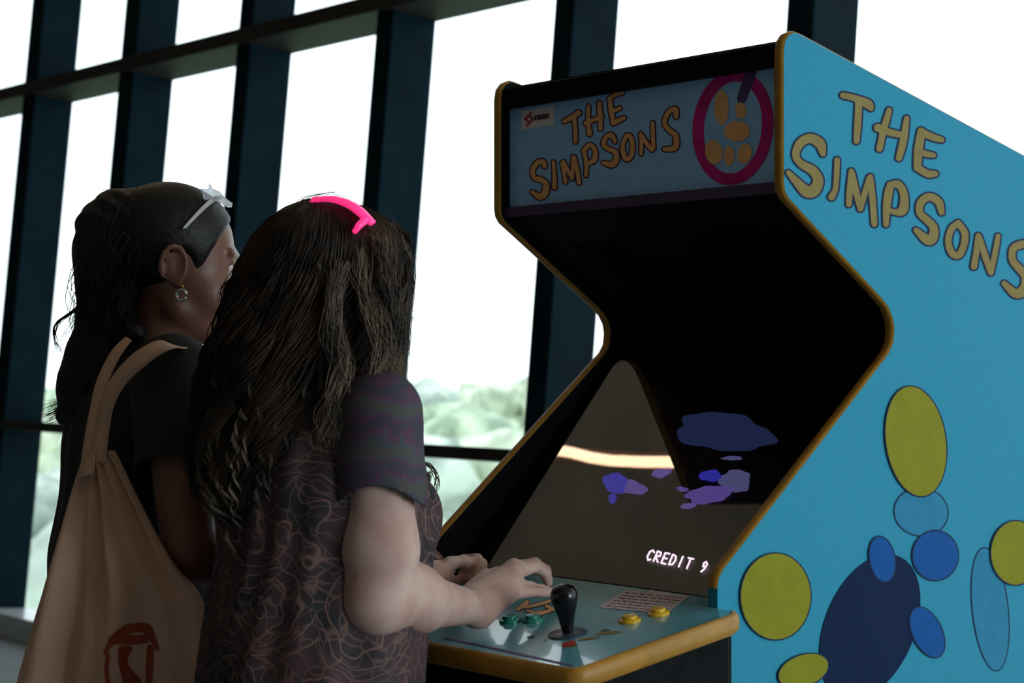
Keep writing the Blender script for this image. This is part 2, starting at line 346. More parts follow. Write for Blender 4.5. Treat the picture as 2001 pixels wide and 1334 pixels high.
# --- printing helpers
def ell(cx,cy,rx,ry,rot=0,n=36):
    r=math.radians(rot); return [(cx+rx*math.cos(t)*math.cos(r)-ry*math.sin(t)*math.sin(r),cy+rx*math.cos(t)*math.sin(r)+ry*math.sin(t)*math.cos(r)) for t in np.linspace(0,2*math.pi,n,endpoint=False)]
def stroke_polys(pts,extra=0,k=6,smooth=True):
    p=spline(pts,k) if smooth and len(pts)>2 else [np.array(a,float)+(np.array(c,float)-np.array(a,float))*t for a,c in zip(pts[:-1],pts[1:]) for t in np.linspace(0,1,5)]
    out=[]
    for i,q in enumerate(p):
        out.append(ell(q[0],q[1],q[2]+extra,q[2]+extra,0,14))
        if i:
            a=p[i-1]; d=np.array(q[:2])-np.array(a[:2]); L=np.linalg.norm(d)
            if L<1e-6: continue
            nn=np.array([-d[1],d[0]])/L
            out.append([tuple(a[:2]+nn*(a[2]+extra)),tuple(q[:2]+nn*(q[2]+extra)),tuple(q[:2]-nn*(q[2]+extra)),tuple(a[:2]-nn*(a[2]+extra))])
    return out
def decal(name,polys,fn,mt,parent,up):
    v=[];f=[]
    un=np.array(up,float); un/=np.linalg.norm(un)
    for i_,p in enumerate(polys):
        lift=un*((i_%48)*7e-6)
        q=[fn(*a)+lift for a in p]
        nrm=np.cross(np.array(q[1])-q[0],np.array(q[2])-q[1])
        if np.dot(nrm,up)<0: q=q[::-1]
        n=len(v); v+=q; f.append(list(range(n,n+len(q))))
    return link(name,v,f,mt,parent)
def conv(strokes,ox,oy,sc): return [[(ox+x/sc,oy+y/sc,r/sc) for x,y,r in s] for s in strokes]
T_side=dict(
 T=[[(372,325,13),(420,337,14),(478,362,20),(492,380,13)],[(440,355,15),(436,440,15),(430,523,13)]],
 H=[[(572,390,12),(552,460,15),(540,510,14),(530,556,14)],[(522,466,17),(580,487,15),(640,500,13)],[(648,426,12),(634,520,16),(615,596,14)]],
 E=[[(712,482,17),(700,560,19),(694,638,16)],[(712,484,15),(760,506,15),(800,518,12)],[(704,570,12),(735,580,13),(765,585,11)],[(695,640,15),(740,665,16),(772,666,13)]],
 S=[[(284,578,13),(272,535,22),(228,512,20),(184,535,19),(167,585,16),(190,622,16),(238,650,20),(264,692,22),(248,735,26),(214,742,25),(172,702,18),(134,660,10)]],
 I=[[(346,606,12),(343,680,12),(338,735,12),(322,766,15)]],
 M=[[(408,655,12),(401,740,14),(397,798,12)],[(412,668,13),(430,750,14),(447,818,12)],[(447,818,12),(468,745,13),(488,682,13)],[(490,680,13),(500,780,14),(508,883,13)]],
 P=[[(572,735,18),(562,800,17),(558,885,12)],[(576,715,15),(612,712,16),(636,755,17),(632,822,20),(600,832,13),(578,826,11)]],
 S2=[[(800,832,13),(786,787,17),(746,766,17),(710,790,17),(705,835,15),(735,865,16),(765,900,18),(760,945,22),(735,950,21),(688,910,11)]],
 O=[[(872,880,14),(843,905,14),(829,960,14),(845,1010,15),(875,1018,15),(895,980,15),(901,925,15),(872,880,14)]],
 N=[[(960,936,13),(950,1010,13),(940,1068,14)],[(962,942,13),(988,1020,14),(1014,1094,13)],[(1014,1094,12),(1032,1010,12),(1045,937,11)]],
 S3=[[(1205,1010,13),(1190,975,17),(1150,972,17),(1112,990,16),(1108,1040,15),(1140,1080,17),(1165,1115,18),(1160,1165,22),(1122,1185,20),(1072,1142,12)]])
T_m=dict(
 T=[[(475,590,13),(530,562,17),(570,535,17)],[(542,572,13),(548,650,13),(549,722,13)]],
 H=[[(634,492,11),(632,580,14),(640,672,16)],[(614,602,15),(680,576,13),(718,556,13)],[(703,474,14),(710,560,16),(712,640,13)]],
 E=[[(772,442,15),(782,520,16),(795,600,14)],[(784,432,13),(815,415,14),(852,402,14)],[(788,525,12),(815,515,12),(838,504,12)],[(795,600,17),(830,585,15),(864,568,13)]],
 S=[[(348,885,13),(338,855,17),(300,862,17),(270,910,15),(282,958,15),(328,972,17),(358,1005,19),(348,1060,22),(315,1080,20),(268,1052,13)]],
 I=[[(405,855,11),(412,940,12),(412,1020,15)]],
 M=[[(462,862,12),(475,925,12),(484,985,12)],[(470,852,11),(500,910,12),(528,962,11)],[(528,962,10),(532,890,11),(535,822,12)],[(540,822,12),(560,910,13),(573,990,13)]],
 P=[[(606,785,13),(620,870,13),(618,942,12)],[(602,782,13),(640,745,14),(674,772,14),(674,835,18),(640,862,13)]],
 S2=[[(806,722,13),(786,682,16),(750,692,15),(732,738,14),(760,768,14),(808,790,16),(814,840,19),(785,873,19),(730,860,12)]],
 O=[[(882,682,13),(858,740,14),(863,808,15),(886,838,15),(914,808,15),(920,740,15),(906,690,14),(882,682,13)]],
 N=[[(975,672,12),(978,740,12),(976,800,12)],[(978,680,13),(1010,730,14),(1046,776,13)],[(1052,600,12),(1054,690,13),(1058,768,12)]],
 S3=[[(1206,562,13),(1200,515,18),(1155,530,15),(1130,600,14),(1160,648,15),(1200,680,17),(1206,740,19),(1185,768,17),(1128,772,12)]])
def lettering(tbl,ox,oy,sc,fn,parent,ink,fill,up,ex):
    strokes=[s for L in tbl.values() for s in conv(L,ox,oy,sc)]
    decal('lettering_outline',[p for s in strokes for p in stroke_polys(s,ex,8)],lambda u,v:fn(u,v,.0006),ink,parent,up)
    decal('lettering',[p for s in strokes for p in stroke_polys(s,0,8)],lambda u,v:fn(u,v,.0012),fill,parent,up)
fs=lambda u,v,h=.0006: sidept(u,v,HW+h)
def fm(u,v,h=.0006): return loc(onplane(u,v,AY,O+AY*(.021-h)))
lettering(T_side,1480,40,2.2226,fs,sideR,M['ink'],M['fill'],(1,0,0),3.4)
lettering(T_m,960,60,3.335,fm,marq,M['inkm'],M['fillm'],(0,-1,0),2.6)
# plain abstract shapes stand in for the printed artwork
def par_(p): return p
def shapes(lst,fn,parent,mt,name,up,h,outl=None):
    for i_,(a,b,c,d,e) in enumerate(lst):
        h+=.00015 if i_ else 0
        o=decal(name,[ell(a,b,c,d,e)],lambda u,v,h=h:fn(u,v,h+.0003),mt,par_(parent),up)
        if outl: decal(name+'_outline',[ell(a,b,c+2.6,d+2.6,e)],lambda u,v:fn(u,v,h),outl,par_(parent),up)
shapes([(1935,1190,34,120,-6),(1800,1000,52,46,10)],fs,sideR,M['artlight'],'pale_blue_oval',(1,0,0),.0006,M['ink'])
shapes([(1700,1225,88,150,22)],fs,sideR,M['artnavy'],'navy_oval',(1,0,0),.0013)
shapes([(1828,1085,44,48,0),(1724,1092,24,44,-10),(1812,1235,28,52,-25)],fs,sideR,M['artmid'],'blue_oval',(1,0,0),.0020,M['ink'])
shapes([(1790,862,58,108,-8),(1516,1165,68,84,0),(1985,1080,48,62,0),(1570,1310,50,30,-20)],fs,sideR,M['artyellow'],'yellow_oval',(1,0,0),.0027,M['ink'])
cm=lambda x,y:(960+x/3.335,60+y/3.335)
ring=[(*cm(1575+226*math.cos(t)+20*math.sin(-t),630+338*math.sin(t)),11.3) for t in np.linspace(0,2*math.pi,40)]
decal('oval_ring',stroke_polys(ring,0,2),lambda u,v:fm(u,v,.0006),M['magenta'],marq,(0,-1,0))
decal('oval_field',[ell(*cm(1575,630),58,90,3)],lambda u,v:fm(u,v,.0003),M['marq'],marq,(0,-1,0))
bar=[(*cm(1700,250),10),(*cm(1640,420),10),(*cm(1630,450),8)]
decal('purple_bar',stroke_polys(bar),lambda u,v:fm(u,v,.0009),M['purple'],marq,(0,-1,0))
mo=[(*cm(1500,500),14,34,0),(*cm(1625,520),11,16,0),(*cm(1600,655),25,20,0),(*cm(1450,790),17,24,-10),(*cm(1550,815),10,20,0),(*cm(1650,800),14,20,15)]
shapes([q for q in mo],fm,marq,M['fillm'],'orange_oval',(0,-1,0),.0011)
decal('white_card',[[cm(200,522),cm(410,486),cm(410,610),cm(200,646)]],lambda u,v:fm(u,v,.0006),M['white'],marq,(0,-1,0))
em=[[(*cm(262,532),2.0),(*cm(222,575),2.6),(*cm(240,592),2.2)],[(*cm(252,558),2.0),(*cm(272,575),2.4),(*cm(232,620),2.0)]]
decal('red_emblem',[p for s in em for p in stroke_polys(s,0,6,False)],lambda u,v:fm(u,v,.0010),M['red'],marq,(0,-1,0))
FONT={'K':[[(0,0),(0,1)],[(.7,1),(0,.45),(.7,0)]],'O':[[(.1,.2),(.1,.8),(.35,1),(.6,.8),(.6,.2),(.35,0),(.1,.2)]],'N':[[(0,0),(0,1),(.65,0),(.65,1)]],'A':[[(0,0),(.35,1),(.7,0)],[(.15,.35),(.55,.35)]],'M':[[(0,0),(.05,1),(.35,.3),(.65,1),(.7,0)]],'I':[[(.3,0),(.3,1)]],
 'C':[[(.65,.85),(.4,1),(.1,.8),(.05,.3),(.3,0),(.6,.1)]],'R':[[(0,0),(0,1),(.5,.95),(.55,.6),(0,.5),(.6,0)]],'E':[[(.6,1),(0,1),(0,0),(.6,0)],[(0,.5),(.5,.5)]],'D':[[(0,0),(0,1),(.45,.9),(.6,.5),(.45,.1),(0,0)]],'T':[[(0,1),(.7,1)],[(.35,1),(.35,0)]],'9':[[(.55,.6),(.2,.5),(.1,.8),(.35,1),(.6,.8),(.5,.3),(.2,0)]],' ':[]}
def text_polys(txt,tl,tr,bl,r,slant=0.):
    tl,tr,bl=map(np.array,(tl,tr,bl)); n=len(txt); ex=(tr-tl)/n; ey=(tl-bl); out=[]
    for i,ch in enumerate(txt):
        for s in FONT[ch]:
            pp=[(*(bl+ex*(i+x*.95+slant*y)+ey*y),r) for x,y in s]
            out+=stroke_polys(pp,0,4,False)
    return out
decal('maker_name',text_polys('KONAMI',cm(285,553),cm(388,537),cm(285,582),1.05),lambda u,v:fm(u,v,.0010),M['inkm'],marq,(0,-1,0))
# screen image
sc0=O+AY*(-.101+off*math.sin(ga))+AZ*(.984-off*math.cos(ga)); scn=AX*gn[0]+AY*gn[1]+AZ*gn[2]
def fscr(u,v,h=.0008): return loc(onplane(u,v,scn,sc0+scn*h))
cs=lambda x,y:(860+x/2.47,660+y/2.47)
def wob(a,b,c,d,e):
    g=np.random.default_rng(int(a+b)); n=48; p=g.uniform(0,6,3); out=[]
    for i,(x,y) in enumerate(ell(a,b,c,d,e,n)):
        t=2*math.pi*i/n; k=1+.07*math.sin(3*t+p[0])+.06*math.sin(5*t+p[1])+.04*math.sin(9*t+p[2]); out.append((a+(x-a)*k,b+(y-b)*k))
    return out
def sshape(lst,mt,name,h):
    for a,b,c,d,e in lst: decal(name,[wob(*cs(a,b),c/2.47,d/2.47,e)],lambda u,v:fscr(u,v,h),mt,scr,tuple(gn))
sshape([(1370,455,235,92,6)],M['scr1'],'dim_glow',.0006)
sshape([(1425,690,75,55,0),(1410,580,50,10,0)],M['scr4'],'pale_shape',.0012)
sshape([(1300,755,115,42,-8),(1200,810,40,14,-8),(1170,730,30,12,10),(920,720,80,34,10),(1070,650,50,22,-15)],M['scr3'],'violet_shape',.0016)
sshape([(1305,665,55,28,0),(845,700,58,50,20),(832,775,20,24,0)],M['scr2'],'blue_shape',.0020)
decal('credit_text',text_polys('CREDIT',(1268,1073),(1358,1092.5),(1262,1093),1.9,.15),lambda u,v:fscr(u,v,.003),M['scrt'],scr,tuple(gn))
decal('credit_number',text_polys('9',(1373,1095.8),(1388,1099),(1367,1115.8),1.9,.15),lambda u,v:fscr(u,v,.003),M['scrt'],scr,tuple(gn))
# control panel
PS=.14
def pz(y,dz=0): return .985+PS*(y+.13)+dz
pn=AZ-AY*PS; pn/=np.linalg.norm(pn)
def fp(u,v,h=.0006): return loc(onplane(u,v,pn,O+AY*-.13+AZ*(.985)+pn*h))
pol=[(.318,-.112),(.318,-.155),(.372,-.158),(.385,-.165),(.390,-.178),(.390,-.470),(.386,-.484),(.372,-.490)]
pol=pol+[(-x,y) for x,y in pol[::-1]]
n=len(pol); tk=.027
b=MB(); v=[(x,y,pz(y)) for x,y in pol]+[(x,y,pz(y)-tk) for x,y in pol]
b.add(v,[tuple(range(n)),tuple(range(n,2*n))[::-1]]+[(i,n+i,n+(i+1)%n,(i+1)%n) for i in range(n)])
cp=b.build('control_panel',[M['panel']],cab)
me=cp.data
# yellow edge on the panel
ed=pol[2:-2]; v=[];m_=6; N=len(ed)
for i,(x,y) in enumerate(ed):
    a=np.array(ed[max(i-1,0)]); c=np.array(ed[min(i+1,N-1)]); t=(c-a)/np.linalg.norm(c-a); nn=np.array([-t[1],t[0]])
    if np.dot(nn,np.array([x,y+.3]))<0: nn=-nn
    for s,h in ((1.05,-.004),(1.05,.001),(.85,.005),(.5,.0065),(.1,.005),(-.08,0.0)):
        v.append((x+nn[0]*h,y+nn[1]*h,pz(y)-tk*(1-s)))
f=[(i*m_+j,i*m_+j+1,(i+1)*m_+j+1,(i+1)*m_+j) for i in range(N-1) for j in range(m_-1)]
link('edge_moulding',v,f,M['yellow'],cp,True)
b=MB(); q=[(x*.985,y*.985-.004) for x,y in pol[1:-1]]; n=len(q)
v=[(x,y,pz(y)-tk) for x,y in q]+[(x,y,.62) for x,y in q]
b.add(v,[tuple(range(n))[::-1],tuple(range(n,2*n))]+[(i,(i+1)%n,n+(i+1)%n,n+i) for i in range(n)]); b.build('panel_box',M['black'],cab)
b=MB(); b.bx(-xi,xi,-.14,-.12,0,.95); b.build('front_panel',M['black'],cab)
def pc(u,v): return fp(u,v,0)
pnl=np.array([pn@AX,pn@AY,pn[2]])
def joystick(c,lab=None):
    b=MB(); b.lathe([(.0075,0),(.0085,.006),(.010,.012),(.0125,.025),(.0175,.042),(.0200,.053),(.0195,.060),(.0155,.067),(.008,.071),(.002,.072)],c+pnl*.002,pnl,28)
    j=auto(b.build('joystick',M['plastic'],cab)); b=MB(); b.lathe([(.027,0),(.029,.0006),(.029,.0022),(.0275,.003)],c,pnl,36); auto(b.build('dust_washer',M['disc'],j)); return j
def button(c,mt):
    b=MB(); b.lathe([(.0165,0),(.0165,.0025),(.0150,.0045),(.0125,.0048),(.0120,.0042)],c,pnl,28); bt=auto(b.build('button',mt,cab))
    b=MB(); b.lathe([(.0112,.002),(.0112,.0082),(.0100,.0096),(.0060,.0090),(.001,.0086)],c,pnl,28); auto(b.build('plunger',mt,bt)); return bt
joystick(pc(1110,1239)); joystick(np.array([-.055,-.335,pz(-.335)]))
for q in ((997,1214),(1041,1213)): button(pc(*q),M['green'])
for q in ((1231,1214),(1287,1200)): button(pc(*q),M['ybut'])
decal('panel_stripe',[[(868,1243),(1118,1298),(1121,1302),(868,1247)]],fp,M['purple'],cp,tuple(pnl))
decal('instruction_sticker',[[(1168,1186),(1222,1151),(1348,1163),(1302,1199)]],fp,M['sticker'],cp,tuple(pnl))
ln=[]
for i in range(6):
    t=(i+.8)/7; a=np.array([1168,1186])*(1-t)+np.array([1222,1151])*t; c=np.array([1302,1199])*(1-t)+np.array([1348,1163])*t
    x=.08
    while x<.92:
        w=random.uniform(.04,.12); p=a+(c-a)*x; q=a+(c-a)*min(.94,x+w); ln.append([tuple(p),tuple(q),(q[0]+.8,q[1]-1.1),(p[0]+.8,p[1]-1.1)]); x+=w+.03
decal('sticker_lines',ln,lambda u,v:fp(u,v,.0009),M['inkm'],cp,tuple(pnl))
hl=[(1037,1244,7.5,3,-6),(1183,1231,8.5,3,-8),(1065,1250,2.5,1.2,0)]
for q in hl: decal('bolt_hole',[ell(*q)],fp,M['plastic'],cp,tuple(pnl))
lg=[[(1012,1190,3),(1030,1176,4),(1022,1186,3)],[(1028,1186,2.5),(1055,1180,3),(1082,1172,2.5)],[(1030,1192,2),(1050,1198,4),(1075,1193,3)],[(1068,1184,3),(1082,1190,4)]]
decal('panel_lettering_outline',[p for s in lg for p in stroke_polys(s,1.3)],fp,M['inkm'],cp,tuple(pnl))
decal('panel_lettering',[p for s in lg for p in stroke_polys(s,0)],lambda u,v:fp(u,v,.0010),M['fillm'],cp,tuple(pnl))
decal('red_print',[[(1122,1250),(1128,1260),(1100,1264),(1098,1256)]],fp,M['red'],cp,tuple(pnl))
decal('mustard_print',[ell(1112,1262,14,2.5,-8),ell(1150,1247,22,2.2,-8),ell(1190,1236,26,3.0,-6)],fp,M['fill'],cp,tuple(pnl))

# ------------------------------------------------ signed-distance sculpting
class Field:
    def __init__(s,lo,hi,h):
        s.lo=np.array(lo,float); s.h=h; s.n=np.ceil((np.array(hi)-s.lo)/h).astype(int)+1
        s.f=np.full(s.n,1.,np.float32)
    def blk(s,lo,hi):
        a=np.clip(np.floor((np.array(lo)-s.lo)/s.h).astype(int),0,s.n); b=np.clip(np.ceil((np.array(hi)-s.lo)/s.h).astype(int)+1,0,s.n)
        if (b<=a).any(): return None
        ax=[s.lo[i]+s.h*np.arange(a[i],b[i]) for i in range(3)]
        X,Y,Z=np.meshgrid(*ax,indexing='ij',sparse=True); return tuple(slice(a[i],b[i]) for i in range(3)),X,Y,Z
    def comb(s,sl,d,k,op):
        g=s.f[sl]; d=d.astype(np.float32)
        if op=='u':
            h=np.clip(.5+.5*(g-d)/k,0,1); s.f[sl]=g*(1-h)+d*h-k*h*(1-h)
        elif op=='s':
            h=np.clip(.5-.5*(g+d)/k,0,1); s.f[sl]=g*(1-h)-d*h+k*h*(1-h)
    def cap(s,a,b,ra,rb=None,k=.02,op='u',cut=None):
        a=np.array(a,float); b=np.array(b,float); rb=ra if rb is None else rb; R=max(ra,rb)+k+.03
        q=s.blk(np.minimum(a,b)-R,np.maximum(a,b)+R)
        if q is None: return s
        sl,X,Y,Z=q; d=b-a; L=max(d@d,1e-9)
        t=np.clip(((X-a[0])*d[0]+(Y-a[1])*d[1]+(Z-a[2])*d[2])/L,0,1)
        D=np.sqrt((X-a[0]-t*d[0])**2+(Y-a[1]-t*d[1])**2+(Z-a[2]-t*d[2])**2)-(ra+(rb-ra)*t)
        if cut is not None:
            c,nn=cut[:2]; K=cut[2] if len(cut)>2 else 0; D=np.maximum(D,(X-c[0])*nn[0]+(Y-c[1])*nn[1]+(Z-c[2])*nn[2]-K*(X-c[0])**2)
        s.comb(sl,D,k,op); return s
    def ell(s,c,r,ax=None,k=.02,op='u'):
        c=np.array(c,float); r=np.array(r,float); ax=np.eye(3) if ax is None else np.array(ax,float); R=r.max()+k+.03
        q=s.blk(c-R,c+R)
        if q is None: return s
        sl,X,Y,Z=q; L=[((X-c[0])*a[0]+(Y-c[1])*a[1]+(Z-c[2])*a[2])/rr for a,rr in zip(ax,r)]
        k0=np.sqrt(L[0]**2+L[1]**2+L[2]**2)+1e-6; k1=np.sqrt((L[0]/r[0])**2+(L[1]/r[1])**2+(L[2]/r[2])**2)+1e-6
        s.comb(sl,k0*(k0-1)/k1,k,op); return s
    def mesh(s):
        f=s.f; h=s.h; ins=f<0
        sh=tuple(x-1 for x in f.shape); cnt=np.zeros(sh,np.int8)
        for i in (0,1):
            for j in (0,1):
                for k in (0,1): cnt+=ins[i:sh[0]+i,j:sh[1]+j,k:sh[2]+k]
        act=(cnt>0)&(cnt<8); idx=np.full(sh,-1,np.int64); C=np.argwhere(act); idx[act]=np.arange(len(C))
        acc=np.zeros((len(C),3)); w=np.zeros(len(C))
        cor=[(i,j,k) for i in (0,1) for j in (0,1) for k in (0,1)]
        for a in cor:
            for ax in range(3):
                if a[ax]: continue
                b=list(a); b[ax]=1
                fa=f[C[:,0]+a[0],C[:,1]+a[1],C[:,2]+a[2]]; fb=f[C[:,0]+b[0],C[:,1]+b[1],C[:,2]+b[2]]
                m=(fa<0)!=(fb<0); t=np.where(m,fa/np.where(m,fa-fb,1),0)
                p=np.tile(np.array(a,float),(len(C),1)); p[:,ax]=t
                acc[m]+=p[m]; w[m]+=1
        V=(C+acc/w[:,None])*h+s.lo
        F=[]
        for ax in range(3):
            o=[i for i in range(3) if i!=ax]; sl0=[slice(None)]*3; sl1=[slice(None)]*3; sl0[ax]=slice(0,-1); sl1[ax]=slice(1,None)
            A=ins[tuple(sl0)]; B=ins[tuple(sl1)]
            for flag in (True,False):
                e=np.argwhere((A!=B)&(A==flag)); ok=(e[:,o[0]]>0)&(e[:,o[1]]>0)&(e[:,o[0]]<sh[o[0]])&(e[:,o[1]]<sh[o[1]]); e=e[ok]
                def cell(d0,d1):
                    c=e.copy(); c[:,o[0]]-=d0; c[:,o[1]]-=d1; return idx[c[:,0],c[:,1],c[:,2]]
                q=np.stack([cell(1,1),cell(0,1),cell(0,0),cell(1,0)],1)
                if ax==1: q=q[:,::-1]
                if not flag: q=q[:,::-1]
                F.append(q)
        F=np.concatenate(F); F=F[(F>=0).all(1)]
        # one light relaxation pass
        for _ in range(2):
            S_=np.zeros_like(V); n_=np.zeros(len(V))
            for i in range(4):
                a=F[:,i]; b=F[:,(i+1)%4]
                for d in range(3): S_[:,d]+=np.bincount(a,V[b,d],len(V))+np.bincount(b,V[a,d],len(V))
                n_+=np.bincount(a,minlength=len(V))+np.bincount(b,minlength=len(V))
            V=V*.5+.5*S_/np.maximum(n_,1)[:,None]
        return V,F
def join(parts):
    V=[];F=[];n=0
    for v,f in parts: V.append(v);F.append(f+n);n+=len(v)
    return np.vstack(V),np.vstack(F)

def head(F,c,f,r,tilt=0.,sc=1.):
    """skull, face and ears; c lies between the ears at eye height"""
    f=np.array(f,float); r=np.array(r,float); u=np.array([0,0,1.]); f2=f*math.cos(tilt)-u*math.sin(tilt); u2=u*math.cos(tilt)+f*math.sin(tilt); f,u=f2,u2
    ax=(r,f,u); p=lambda a,b,d: c+(r*a+f*b+u*d)*sc; E=lambda q,R,**k:F.ell(p(*q),np.array(R)*sc,ax,**k)
    E((0,-.008,.032),(.074,.094,.082)); E((0,.028,-.028),(.060,.066,.082),k=.02); E((0,.058,-.092),(.030,.030,.024),k=.02)
    for s in (-1,1): E((s*.036,.05,-.045),(.026,.035,.03),k=.02); F.cap(p(s*.05,.0,-.07),p(s*.015,.06,-.098),.016*sc,.014*sc,k=.02)
    F.cap(p(0,.088,.012),p(0,.108,-.028),.007*sc,.011*sc,k=.012); 
    for s in (-1,1): E((s*.011,.098,-.032),(.008,.010,.007),k=.008)
    for s in (-1,1): E((s*.030,.098,.004),(.017,.016,.011),k=.012,op='s'); F.cap(p(s*.012,.088,.022),p(s*.045,.078,.024),.007*sc,.006*sc,k=.012)
    [E((s*.030,.0735,.0095),(.0140,.0125,.0085),k=.004) for s in (-1,1)]; E((0,.093,-.055),(.022,.010,.0045),k=.004); E((0,.092,-.066),(.019,.010,.0055),k=.004)
    for s in (-1,1):
        E((s*.078,-.012,-.012),(.007,.017,.027),k=.008)
        pts=[p(s*(.084),-.012+.019*math.cos(t)-.002,-.008+.029*math.sin(t)) for t in np.linspace(-.9,3.9,12)]
        for a,b in zip(pts[:-1],pts[1:]): F.cap(a,b,.0042*sc,k=.004)
        E((s*.082,-.004,-.036),(.005,.008,.009),k=.006); E((s*.088,-.008,-.006),(.006,.009,.013),k=.004,op='s')
        E((s*.080,.004,-.012),(.005,.004,.007),k=.003)
    return p,ax
def eyes(p,ax,par,base,sc=1.):
    for s in (-1,1):
        b=MB(); c=p(s*.030,.0735,.004); b.lathe([(.0112*math.sin(t),-.0112*math.cos(t)) for t in np.linspace(.05,3.09,12)],c,ax[1],16); b.add([c+ax[1]*.0115+(ax[0]*math.cos(t)+ax[2]*math.sin(t))*.0055 for t in np.linspace(0,6.283,14,endpoint=False)],[tuple(range(14))],1)
        b.build('eye',[M['eye'],M['iris']],par,True,base)
def fingers(F,chains,k=.006):
    for ch in chains:
        for a,b in zip(ch[:-1],ch[1:]): F.cap(a[:3],b[:3],a[3],b[3],k=k)
def ch(*pts): return [(*P(u,v,Y),r) for u,v,Y,r in pts]

# ================================================= player in front: long curly hair, patterned shirt
fB=np.array([.70,.714,0]); rB=np.array([.714,-.70,0]); CB=np.array([-.283,2.50,0]); axB=(rB,fB,AZ)
def qB(a,b,z,c=CB): return c+rB*a+fB*b+AZ*z
baseB=np.array([CB[0],CB[1],0])
pB=thing('person','person with long curly brown hair and paisley short sleeved top, hand on the control panel','person',baseB)
F=Field((-.62,2.22,.0),(.12,3.0,1.62),.0045)
SHR=P(742,808,2.39); SHL=qB(-.15,.0,SHR[2]); ELR=P(742,1165,2.40); WRR=P(925,1187,2.62)
ELL=np.array([-.31,2.70,1.05]); WRL=np.array([-.125,2.79,1.005])
hB=np.array([-.250,2.535,1.450])
F.ell(qB(0,0,.86),(.155,.125,.13),axB,k=.05); F.ell(qB(0,.01,1.0),(.14,.125,.12),axB,k=.06); F.ell(qB(0,0,1.16),(.145,.105,.14),axB,k=.06)
F.cap(qB(-.12,0,1.265),qB(.12,0,1.265),.045,k=.05); F.cap(qB(0,0,1.27),hB-AZ*.05,.052,.048,k=.04)
for s in (-1,1): F.ell(qB(s*.07,.10,1.14),(.055,.05,.055),axB,k=.04)
F.cap(SHL,ELL,.045,.036,k=.03); F.cap(ELL,WRL,.036,.024,k=.02); F.cap(SHR,SHR*.6+ELR*.4,.048,.044,k=.03)
for s in (-1,1):
    F.cap(qB(s*.085,0,.82),qB(s*.09,.02,.45),.085,.055,k=.04); F.cap(qB(s*.09,.02,.45),qB(s*.09,-.01,.08),.052,.035,k=.02); F.cap(qB(s*.09,-.02,.04),qB(s*.10,.12,.03),.03,.025,k=.02)
pf,hax=head(F,hB,fB,rB,.22,.98)
lc=[ch((868,1112,2.83,.010),(905,1094,2.845,.0085),(932,1090,2.835,.008),(943,1101,2.815,.0078),(934,1112,2.80,.0072)),
    ch((868,1124,2.82,.010),(905,1107,2.83,.0085),(934,1103,2.82,.008),(944,1116,2.80,.0078),(930,1124,2.79,.0072)),
    ch((868,1136,2.81,.010),(903,1121,2.82,.0085),(930,1118,2.81,.008),(938,1130,2.79,.0076),(924,1137,2.785,.007)),
    ch((866,1146,2.805,.009),(896,1134,2.81,.0078),(918,1132,2.80,.0072),(926,1142,2.785,.007),(914,1148,2.78,.0066)),
    ch((858,1118,2.80,.012),(880,1100,2.80,.0105),(905,1096,2.81,.0095),(925,1098,2.82,.0085))]
F.cap(WRL,P(858,1125,2.81),.024,.022,k=.02); F.cap(WRL,P(850,1140,2.80),.022,.020,k=.02); fingers(F,lc)
v1=F.mesh(); del F
F=Field((-.26,2.32,.90),(.10,2.86,1.28),.0026)   # visible right arm and hand
up=SHR*.72+ELR*.28
F.cap(up,SHR*.25+ELR*.75,.0465,.047,k=.02); F.cap(SHR*.25+ELR*.75,ELR,.047,.040,k=.03)
F.ell(P(727,1178,2.385),(.036,.036,.034),k=.03)
mid=ELR*.62+WRR*.38; F.cap(ELR,mid,.041,.042,k=.03); F.cap(mid,WRR,.041,.0235,k=.02)
F.ell(P(790,1150,2.46),(.040,.034,.036),k=.03)
pm=[((918,1172,2.640),(1004,1110,2.735),.021,.0125),((922,1180,2.632),(1005,1120,2.715),.021,.0125),((930,1190,2.625),(1002,1138,2.695),.021,.012),((940,1198,2.622),(996,1160,2.675),.020,.0115)]
for a,b_,ra,rb in pm: F.cap(P(*a),P(*b_),ra,rb,k=.016)
rc=[ch((1004,1110,2.735,.0118),(1045,1101,2.772,.0095),(1066,1114,2.792,.0084),(1072,1134,2.800,.0072)),
    ch((1005,1119,2.718,.0118),(1046,1106,2.760,.0094),(1065,1119,2.778,.0084),(1071,1138,2.786,.0072)),
    ch((1001,1140,2.695,.0112),(1036,1147,2.730,.0088),(1058,1152,2.750,.0078),(1078,1156,2.762,.0068)),
    ch((996,1160,2.675,.0108),(1030,1156,2.705,.0085),(1058,1156,2.728,.0075),(1084,1160,2.742,.0065)),
    ch((925,1158,2.66,.018),(950,1130,2.70,.014),(972,1122,2.745,.0115),(995,1135,2.775,.0095),(1012,1146,2.79,.0080))]
fingers(F,rc,.005)
for a in ((1004,1108,2.732),(1006,1118,2.712),(1003,1136,2.692),(997,1157,2.672)): F.ell(P(*a),(.0125,.0125,.0125),k=.008)
v2=F.mesh(); del F
V,Fc=join([v1,v2]); link('body',V,Fc,M['skinB'],pB,True,baseB); eyes(pf,hax,pB,baseB)
